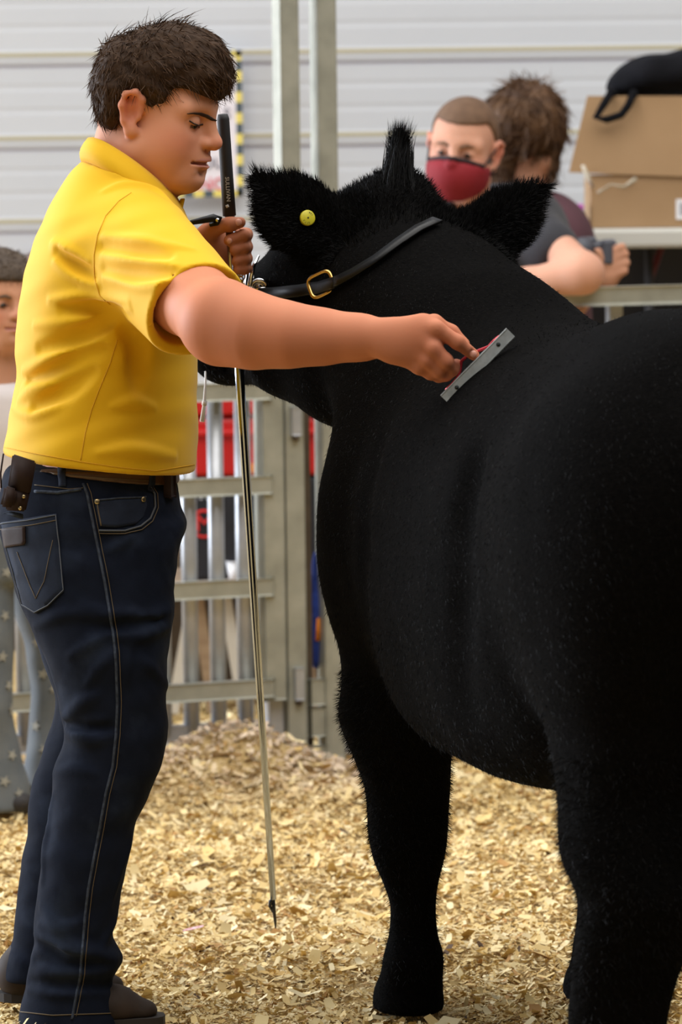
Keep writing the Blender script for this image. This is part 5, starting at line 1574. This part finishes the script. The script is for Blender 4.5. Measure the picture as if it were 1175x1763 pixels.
# other arm folded the other way along the rail
mbody.add(cap(P(765, 400, MD + .05), P(690, 495, MD - .05), .05, .046), .03); mbody.add(cap(P(690, 495, MD - .05), P(800, 512, MD - .05), .044, .03), .03)
V, Q = polygonise(mbody, MO - A(.35, .35, .55), MO + A(.42, .45, .2), .0045, 1)
skin2 = np.array(rgb(208, 156, 132)[:3])
mb_o = mesh_np('body', V, Q, m_skin, man, cols=person_cols(V, MO, MR, ms, skin2, flush=rgb(206, 122, 104)[:3], flush_amt=.6))
for s in (-1, 1):
    c = ML(80, 31 * s, 4); g = SDF().add(ell(c, A(.009, .008, .0075)), .001); ev, eq = polygonise(g, c - .015, c + .015, .002); mesh_np('eye', ev, eq, m_iris, mb_o)
    mb = MB(); mb.tube([ML(93, 14 * s, 22), ML(90, 28 * s, 27), ML(78, 46 * s, 24)], [.003, .004, .002], 8); mb.build('eyebrow', m_buzz, mb_o, True)
hs = SDF(); hs.add(ell(MO + MR @ (A(-10, 0, 46) * .001 * ms), A(101, 80, 85) * .001 * ms, MR), .02)
def mcut(p):
    q = ((p - MO) @ MR) / ms * 1000
    line = np.where(q[:, 0] > 35, 78 - .12 * (q[:, 0] - 35), np.where(q[:, 0] > -10, 0 + 78 * np.clip((q[:, 0] + 10) / 45, 0, 1) ** .7, -20 + (q[:, 0] + 10) * .2))
    return (line - q[:, 2]) * .001
hs.cut(lambda p: mcut(p), .006)
V, Q = polygonise(hs, MO - .2, MO + .2, .005, 1); mesh_np('hair', V, Q, m_buzz, man)
# mask: shell over nose, cheeks and chin
mk = SDF(); hg = head_sdf(1.0, neck=False, ears=False)
mk.add(Xf(hg, MO, MR, ms, .19), .001)
def mkd(p):
    q = ((p - MO) @ MR) / ms * 1000
    soft = np.sqrt(((q - A(48, 0, -46)) / A(74, 66, 62)) ** 2 @ np.ones(3)) - 1
    return soft * .055
mk2 = SDF(); mk2.add(Prim(lambda p: np.minimum(mkd(p), hg(((p - MO) @ MR) / ms) * ms - .004), MO, .25), .02)
def mkcut(p):
    q = ((p - MO) @ MR) / ms * 1000
    top = q[:, 2] - (-2 - .30 * np.abs(q[:, 1])); bot = -112 - q[:, 2]; bk = 14 + .25 * (-q[:, 2] - 30) - q[:, 0]
    return np.maximum(np.maximum(top, bot), bk) * .001
mk2.cut(mkcut, .006)
V, Q = polygonise(mk2, MO - .2, MO + .2, .0045, 1); mask_o = mesh_np('face_mask', V, Q, m_mask, man); mS = Surf(V, Q)
tp = []
for y in np.linspace(-66, 66, 23):
    q, n_ = mS.near(MO + MR @ (A(118 - abs(y) * .9, y, -2 - .30 * abs(y)) * .001 * ms), .003); tp.append(q)
mb = MB(); mb.tube(tp, .0055, 8); mb.build('mask_binding', m_maskb, mask_o, True)
for s in (-1, 1):
    mb = MB(); mb.tube([tp[0] if s < 0 else tp[-1], ML(10, 80 * s, 14), ML(-6, 84 * s, 36)], .0026, 6); mb.build('ear_loop', m_maskb, mask_o, True)
    mb = MB(); mb.tube([ML(18, 66 * s, -62), ML(4, 80 * s, -30), ML(-14, 86 * s, -24)], .0026, 6); mb.build('ear_loop', m_maskb, mask_o, True)
sh = SDF()
sh.add(cap(P(788, 398, MD + .12), P(900, 402, MD + .15), .125, .12), .05); sh.add(cap(P(850, 470, MD + .16), P(865, 900, MD + .32), .19, .2), .06)
sh.add(cap(P(905, 400, MD + .08), P(948, 428, MD - .06), .085, .072), .04); sh.add(cap(P(765, 385, MD + .08), P(722, 440, MD + .0), .085, .07), .04)
sh.sub(cap(P(822, 420, MD + .06), P(812, 310, MD - .01), .052, .085), .01)
npl = elb - P(925, 380, MD + .02); npl /= np.linalg.norm(npl); cpl = P(968, 438, MD - .11)
sh.sub(lambda p: np.where((p[:, 0] > P(905, 400, MD)[0]) & (p[:, 1] < MD + .04), -((p - cpl) @ npl), 1.0), .004)
sh.disp(lambda p: .004 * noise3(p, 26, 31))
V, Q = polygonise(sh, (P(600, 400, MD)[0], MD - .3, P(850, 930, MD)[2]), (P(1100, 400, MD)[0], MD + .65, P(850, 290, MD)[2]), .008, 1)
mesh_np('polo_shirt', V, Q, m_dkpolo, man)
mb = MB(); mb.tube([P(773, 362, MD - .01), P(790, 340, MD + .09), P(822, 322, MD + .12), P(850, 335, MD + .09), P(866, 368, MD)], [.014, .016, .016, .016, .014], 8, flat=(A(0, 1, 0), .5)); mb.build('collar', m_dkpolo, man, True)
tr2 = SDF()
for dx in (-.09, .09): tr2.add(cap(P(862, 880, MD + .32) + A(dx, 0, 0), A(P(862, 880, MD + .3)[0] + dx, MD + .3, .08), .10, .065), .03)
V, Q = polygonise(tr2, (P(862, 880, MD)[0] - .25, MD, .02), (P(862, 880, MD)[0] + .3, MD + .6, P(0, 850, MD)[2]), .012, 1); mesh_np('trousers', V, Q, m_trous, man)
for dx in (-.09, .09):
    q = A(P(862, 880, MD + .3)[0] + dx, MD + .26, .035); mb = MB(); mb.tube([q + A(0, .06, 0), q, q + A(0, -.12, -.01)], [.04, .045, .035], 12, flat=(UZ, .75)); mb.build('shoe', m_shoe, man, True)

# ---- woman with wavy hair behind him, holding a camera
WD = 11.95
WO = P(905, 238, WD); WR = frame(-72, 14, 0); ws = 1.02
wom = thing('person', 'person with wavy brown hair turned away, holding a camera by the table', 'person', A(WO[0] + .05, WD + .1, 0))
wb = SDF(); wb.add(Xf(head_sdf(1.0, neck=False, ears=False), WO, WR, ws, .19), .01)
wb.add(cap(WO + A(-.005, .0, -.04), P(900, 350, WD), .05, .058), .03)
wb.add(cap(P(905, 420, WD), P(905, 560, WD + .03), .13, .14), .04)
# far arm comes round to hold the camera past the man's elbow
wb.add(cap(P(960, 400, WD - .03), P(985, 520, WD - .12), .045, .038), .03); wb.add(cap(P(985, 520, WD - .12), P(1045, 470, WD - .25), .036, .028), .03)
hq = lambda x, y, d=0: P(x, y, WD - .27 + d)
wb.add(fcap(hq(1045, 472), hq(1056, 448), .036, .034, A(0, 1, 0), .6), .02)
for (x, y) in ((1072, 425), (1077, 437), (1079, 452), (1076, 466)): wb.add(cap(hq(1058, y + 8, -.006), hq(x, y, -.012), .014, .011), .006)
wb.add(cap(hq(1042, 452, -.012), hq(1030, 433, -.02), .015, .011), .008)
V, Q = polygonise(wb, WO - A(.25, .4, .5), WO + A(.35, .25, .2), .0052, 1)
skin3 = np.array(rgb(204, 150, 122)[:3])
mesh_np('body', V, Q, m_skin, wom, cols=person_cols(V, WO, WR, ws, skin3))
wh = SDF()
wh.add(ell(WO + A(0, -.012, .046), (.102, .116, .102)), .02); wh.add(ell(P(868, 262, WD - .02), (.036, .06, .09)), .04); wh.add(ell(P(945, 262, WD + .02), (.024, .05, .08)), .04)
wh.add(cap(P(862, 300, WD - .02), P(880, 342, WD - .04), .022, .014), .03)
wh.disp(lambda p: .009 * noise3(p * A(1.4, 1.4, .8), 62, 41))
wh.sub(cap(P(917, 266, WD - .13), P(900, 320, WD - .13), .03, .045), .02)
V, Q = polygonise(wh, WO - .22, WO + .22, .0055, 1); wh_o = mesh_np('hair', V, Q, m_wavy, wom)
pp, nn = tri_sample(V, Q, 2600, rg, None); fl = A(-.2, 0, -1) + .7 * np.stack([noise3(pp, 40, 61), noise3(pp, 40, 62), noise3(pp, 40, 63)], 1); fl -= nn * (fl * nn).sum(1)[:, None]
strands('hair_strands', pp, fl + nn * .25, rg.uniform(.025, .06, len(pp)), .004, m_wavy, wh_o, -nn * .25 + rg.normal(0, .2, pp.shape), 3, rg, .25)
wt = SDF(); wt.add(cap(P(870, 420, WD), P(945, 415, WD), .115, .11), .05); wt.add(cap(P(905, 440, WD), P(915, 900, WD + .05), .17, .18), .06); wt.add(cap(P(948, 395, WD), P(966, 450, WD - .05), .07, .06), .04)
wt.sub(cap(P(902, 400, WD - .02), P(905, 300, WD - .02), .058, .075), .01)
wt.disp(lambda p: .004 * noise3(p, 26, 33))
V, Q = polygonise(wt, (P(700, 400, WD)[0], WD - .25, P(0, 930, WD)[2]), (P(1120, 400, WD)[0], WD + .3, P(0, 320, WD)[2]), .009, 1); mesh_np('t_shirt', V, Q, m_maroon, wom)
tr3 = SDF()
for dx in (-.09, .09): tr3.add(cap(P(912, 880, WD + .05) + A(dx, 0, 0), A(P(912, 880, WD)[0] + dx, WD + .05, .08), .09, .06), .03)
V, Q = polygonise(tr3, (P(912, 880, WD)[0] - .25, WD - .2, .02), (P(912, 880, WD)[0] + .3, WD + .3, P(0, 850, WD)[2]), .012, 1); mesh_np('trousers', V, Q, m_trous, wom)
for dx in (-.09, .09):
    q = A(P(912, 880, WD)[0] + dx, WD + .05, .035); mb = MB(); mb.tube([q + A(-.05, .0, 0), q, q + A(.12, 0, -.01)], [.04, .045, .035], 12, flat=(UZ, .75)); mb.build('shoe', m_shoe, wom, True)
cm = thing('hand_camera', 'small grey camera gripped in a hand above the fence rail', 'camera', hq(1020, 450))
box_obj('camera_body', hq(1022, 436, .004), A(.062, .01, .006), (0, .022, 0), A(-.004, 0, .030), m_camera, cm, .010)
mb = MB(); mb.tube([hq(1006, 428, -.02), hq(998, 430, -.05), hq(996, 430, -.062)], [.030, .030, .026], 18); mb.build('camera_lens', m_camera, cm, True)
box_obj('camera_grip', hq(1046, 434, -.012), (.014, 0, 0), (0, .016, 0), (0, 0, .032), m_camera, cm, .007)
box_obj('camera_hump', hq(1014, 416, .002), (.020, 0, 0), (0, .016, 0), (0, 0, .012), m_camera, cm, .006)

# ---- child at the left edge
KD = 10.28
KO = P(2, 522, KD); KR = frame(62, 4, 0); ks = .90
kid = thing('person', 'child in a white top and star-print jeans at the left edge', 'person', A(P(20, 1390, KD)[0], KD, 0))
kb = SDF(); kb.add(Xf(head_sdf(1.06, neck=False), KO, KR, ks, .17), .01)
kb.add(cap(KO + A(-.01, .01, -.05), P(-4, 660, KD), .046, .054), .03); kb.add(cap(P(-5, 720, KD), P(0, 860, KD), .065, .07), .04)
kb.add(cap(P(-75, 700, KD), P(-95, 840, KD - .03), .034, .028), .03); kb.add(cap(P(-95, 840, KD - .03), P(-70, 930, KD - .08), .027, .022), .03); kb.add(fcap(P(-70, 930, KD - .08), P(-62, 965, KD - .09), .024, .016, A(1, 0, 0), .6), .02)
kb.add(cap(P(66, 700, KD + .02), P(84, 830, KD + .02), .034, .028), .03); kb.add(cap(P(84, 830, KD + .02), P(86, 930, KD - .0), .027, .022), .03); kb.add(fcap(P(86, 930, KD), P(86, 965, KD - .01), .024, .016, A(1, 0, 0), .6), .02)
V, Q = polygonise(kb, KO - A(.25, .25, .62), KO + A(.25, .25, .2), .0048, 1)
kb_o = mesh_np('body', V, Q, m_skin, kid, cols=person_cols(V, KO, KR, ks, np.array(rgb(196, 142, 112)[:3]), flush=rgb(206, 120, 100)[:3], flush_amt=.6))
for s in (-1, 1):
    c = KO + KR @ (A(80, 31 * s, 4) * .001 * ks); g = SDF().add(ell(c, A(.008, .008, .0065)), .001); ev, eq = polygonise(g, c - .015, c + .015, .002); mesh_np('eye', ev, eq, m_iris, kb_o)
    mb = MB(); mb.tube([KO + KR @ (A(93, 14 * s, 22) * .001 * ks), KO + KR @ (A(90, 28 * s, 27) * .001 * ks), KO + KR @ (A(78, 46 * s, 24) * .001 * ks)], [.002, .003, .0015], 8); mb.build('eyebrow', m_chair, kb_o, True)
kh = SDF(); kh.add(ell(KO + KR @ (A(-10, 0, 50) * .001 * ks), A(106, 86, 88) * .001 * ks, KR), .02)
def kcut(p):
    q = ((p - KO) @ KR) / ks * 1000
    line = np.where(q[:, 0] > 20, 62, np.where(q[:, 0] > -8, 62 * np.clip((q[:, 0] + 8) / 28, 0, 1), -32)); return (line - q[:, 2]) * .001
kh.disp(lambda p: .005 * noise3(p, 90, 51)); kh.cut(kcut, .008)
V, Q = polygonise(kh, KO - .2, KO + .2, .005, 1); kh_o = mesh_np('hair', V, Q, m_chair, kid)
pp, nn = tri_sample(V, Q, 1500, rg, None); strands('hair_strands', pp, nn * .5 + A(0, 0, .2), rg.uniform(.01, .02, 1500), .002, m_chair, kh_o, -UZ * .4 + np.zeros_like(pp), 2, rg, .5)
kt_ = SDF(); kt_.add(zrows([(656, -52, 40, KD, .062), (684, -84, 70, KD, .085), (740, -78, 70, KD, .095), (820, -72, 70, KD, .095), (905, -76, 78, KD, .105)], 2.2, round_=.02), .03)
kt_.add(cap(P(-66, 700, KD), P(-84, 772, KD - .015), .046, .044), .03); kt_.add(cap(P(60, 700, KD + .02), P(76, 772, KD + .02), .046, .044), .03)
kt_.disp(lambda p: .003 * noise3(p, 40, 52))
V, Q = polygonise(kt_, (P(-160, 700, KD)[0], KD - .2, P(0, 925, KD)[2]), (P(150, 700, KD)[0], KD + .2, P(0, 650, KD)[2]), .006, 1); mesh_np('white_top', V, Q, m_whitetop, kid)
kj = SDF(); kj.add(zrows([(880, -62, 68, KD, .085), (930, -72, 78, KD, .1), (1000, -74, 82, KD, .1)], 2.2, round_=.02), .03)
kj.add(zrows([(950, -70, 22, KD - .03, .06), (1050, -62, 24, KD - .04, .065), (1150, -45, 24, KD - .05, .06), (1220, -42, 22, KD - .06, .058), (1300, -44, 36, KD - .06, .062), (1345, -50, 48, KD - .06, .07), (1392, -58, 52, KD - .06, .08)], 2.1, round_=.006), .02)
kj.add(zrows([(950, 2, 84, KD + .08, .06), (1050, 24, 96, KD + .1, .06), (1120, 44, 100, KD + .12, .055), (1190, 52, 100, KD + .13, .052), (1240, 50, 98, KD + .13, .052), (1300, 44, 100, KD + .13, .06), (1350, 36, 104, KD + .13, .068)], 2.1, round_=.006), .02)
kj.disp(lambda p: .003 * noise3(p, 40, 55))
V, Q = polygonise(kj, (P(-140, 900, KD)[0], KD - .25, .0), (P(170, 900, KD)[0], KD + .35, P(0, 860, KD)[2]), .0058, 1); kj_o = mesh_np('star_jeans', V, Q, m_starj, kid); kS = Surf(V, Q)
def star(px, py, r, rot):
    h, n_ = kS.hit(px, py, .0015)
    if h is None: return
    u = np.cross(UZ, n_); u /= np.linalg.norm(u) + 1e-9; v = np.cross(n_, u); V = []
    for i in range(10):
        a = rot + math.pi * i / 5; rr = r if i % 2 == 0 else r * .42; V.append(h + rr * (u * math.cos(a) + v * math.sin(a)))
    V += [q + n_ * .0015 for q in V]
    mesh_np('star_print', V, [tuple(range(9, -1, -1)), tuple(range(10, 20))] + [(i, (i + 1) % 10, 10 + (i + 1) % 10, 10 + i) for i in range(10)], m_star, kj_o, False)
for i, (px, py) in enumerate(((12, 985), (8, 1060), (4, 1130), (14, 1180), (18, 1222), (20, 1300), (32, 1366), (8, 1345), (64, 1105), (74, 1160), (90, 1185), (62, 1250), (76, 1290), (-20, 1030), (-20, 1250))): star(px, py, .014, i * .7)
for (px, py, d) in ((5, 1395, -.06), (66, 1350, .13)):
    q = P(px, py, KD + d); q[2] = .03; mb = MB(); mb.tube([q + A(-.04, .02, 0), q, q + A(.06, -.06, -.008)], [.03, .036, .026], 12, flat=(UZ, .8)); mb.build('shoe', m_shoe, kid, True)
# scrap of wrapper on the shavings
wq = P(333, 1613, 8.62); wq[2] = float(ground_h(wq[0], wq[1])) + .022
wr = thing('candy_wrapper', 'crumpled red and white wrapper lying on the shavings', 'wrapper', wq)
V = [wq + A(x * .02, y * .012, .004 * ((i * 7) % 3)) for i, (x, y) in enumerate([(-1, -1), (0, -1.2), (1, -.8), (-1, .2), (0, 0), (1, .3), (-.9, 1), (0, 1.2), (1, 1)])]
m_wr = mat('red_white_film', rgb(206, 70, 84), .25, var=(140, rgb(236, 230, 232), 1.0))
wo = mesh_np('wrapper_film', V, [(0, 1, 4, 3), (1, 2, 5, 4), (3, 4, 7, 6), (4, 5, 8, 7)], m_wr, wr, False); sd = wo.modifiers.new('s', 'SOLIDIFY'); sd.thickness = .0006
print('total', time.time() - T0)
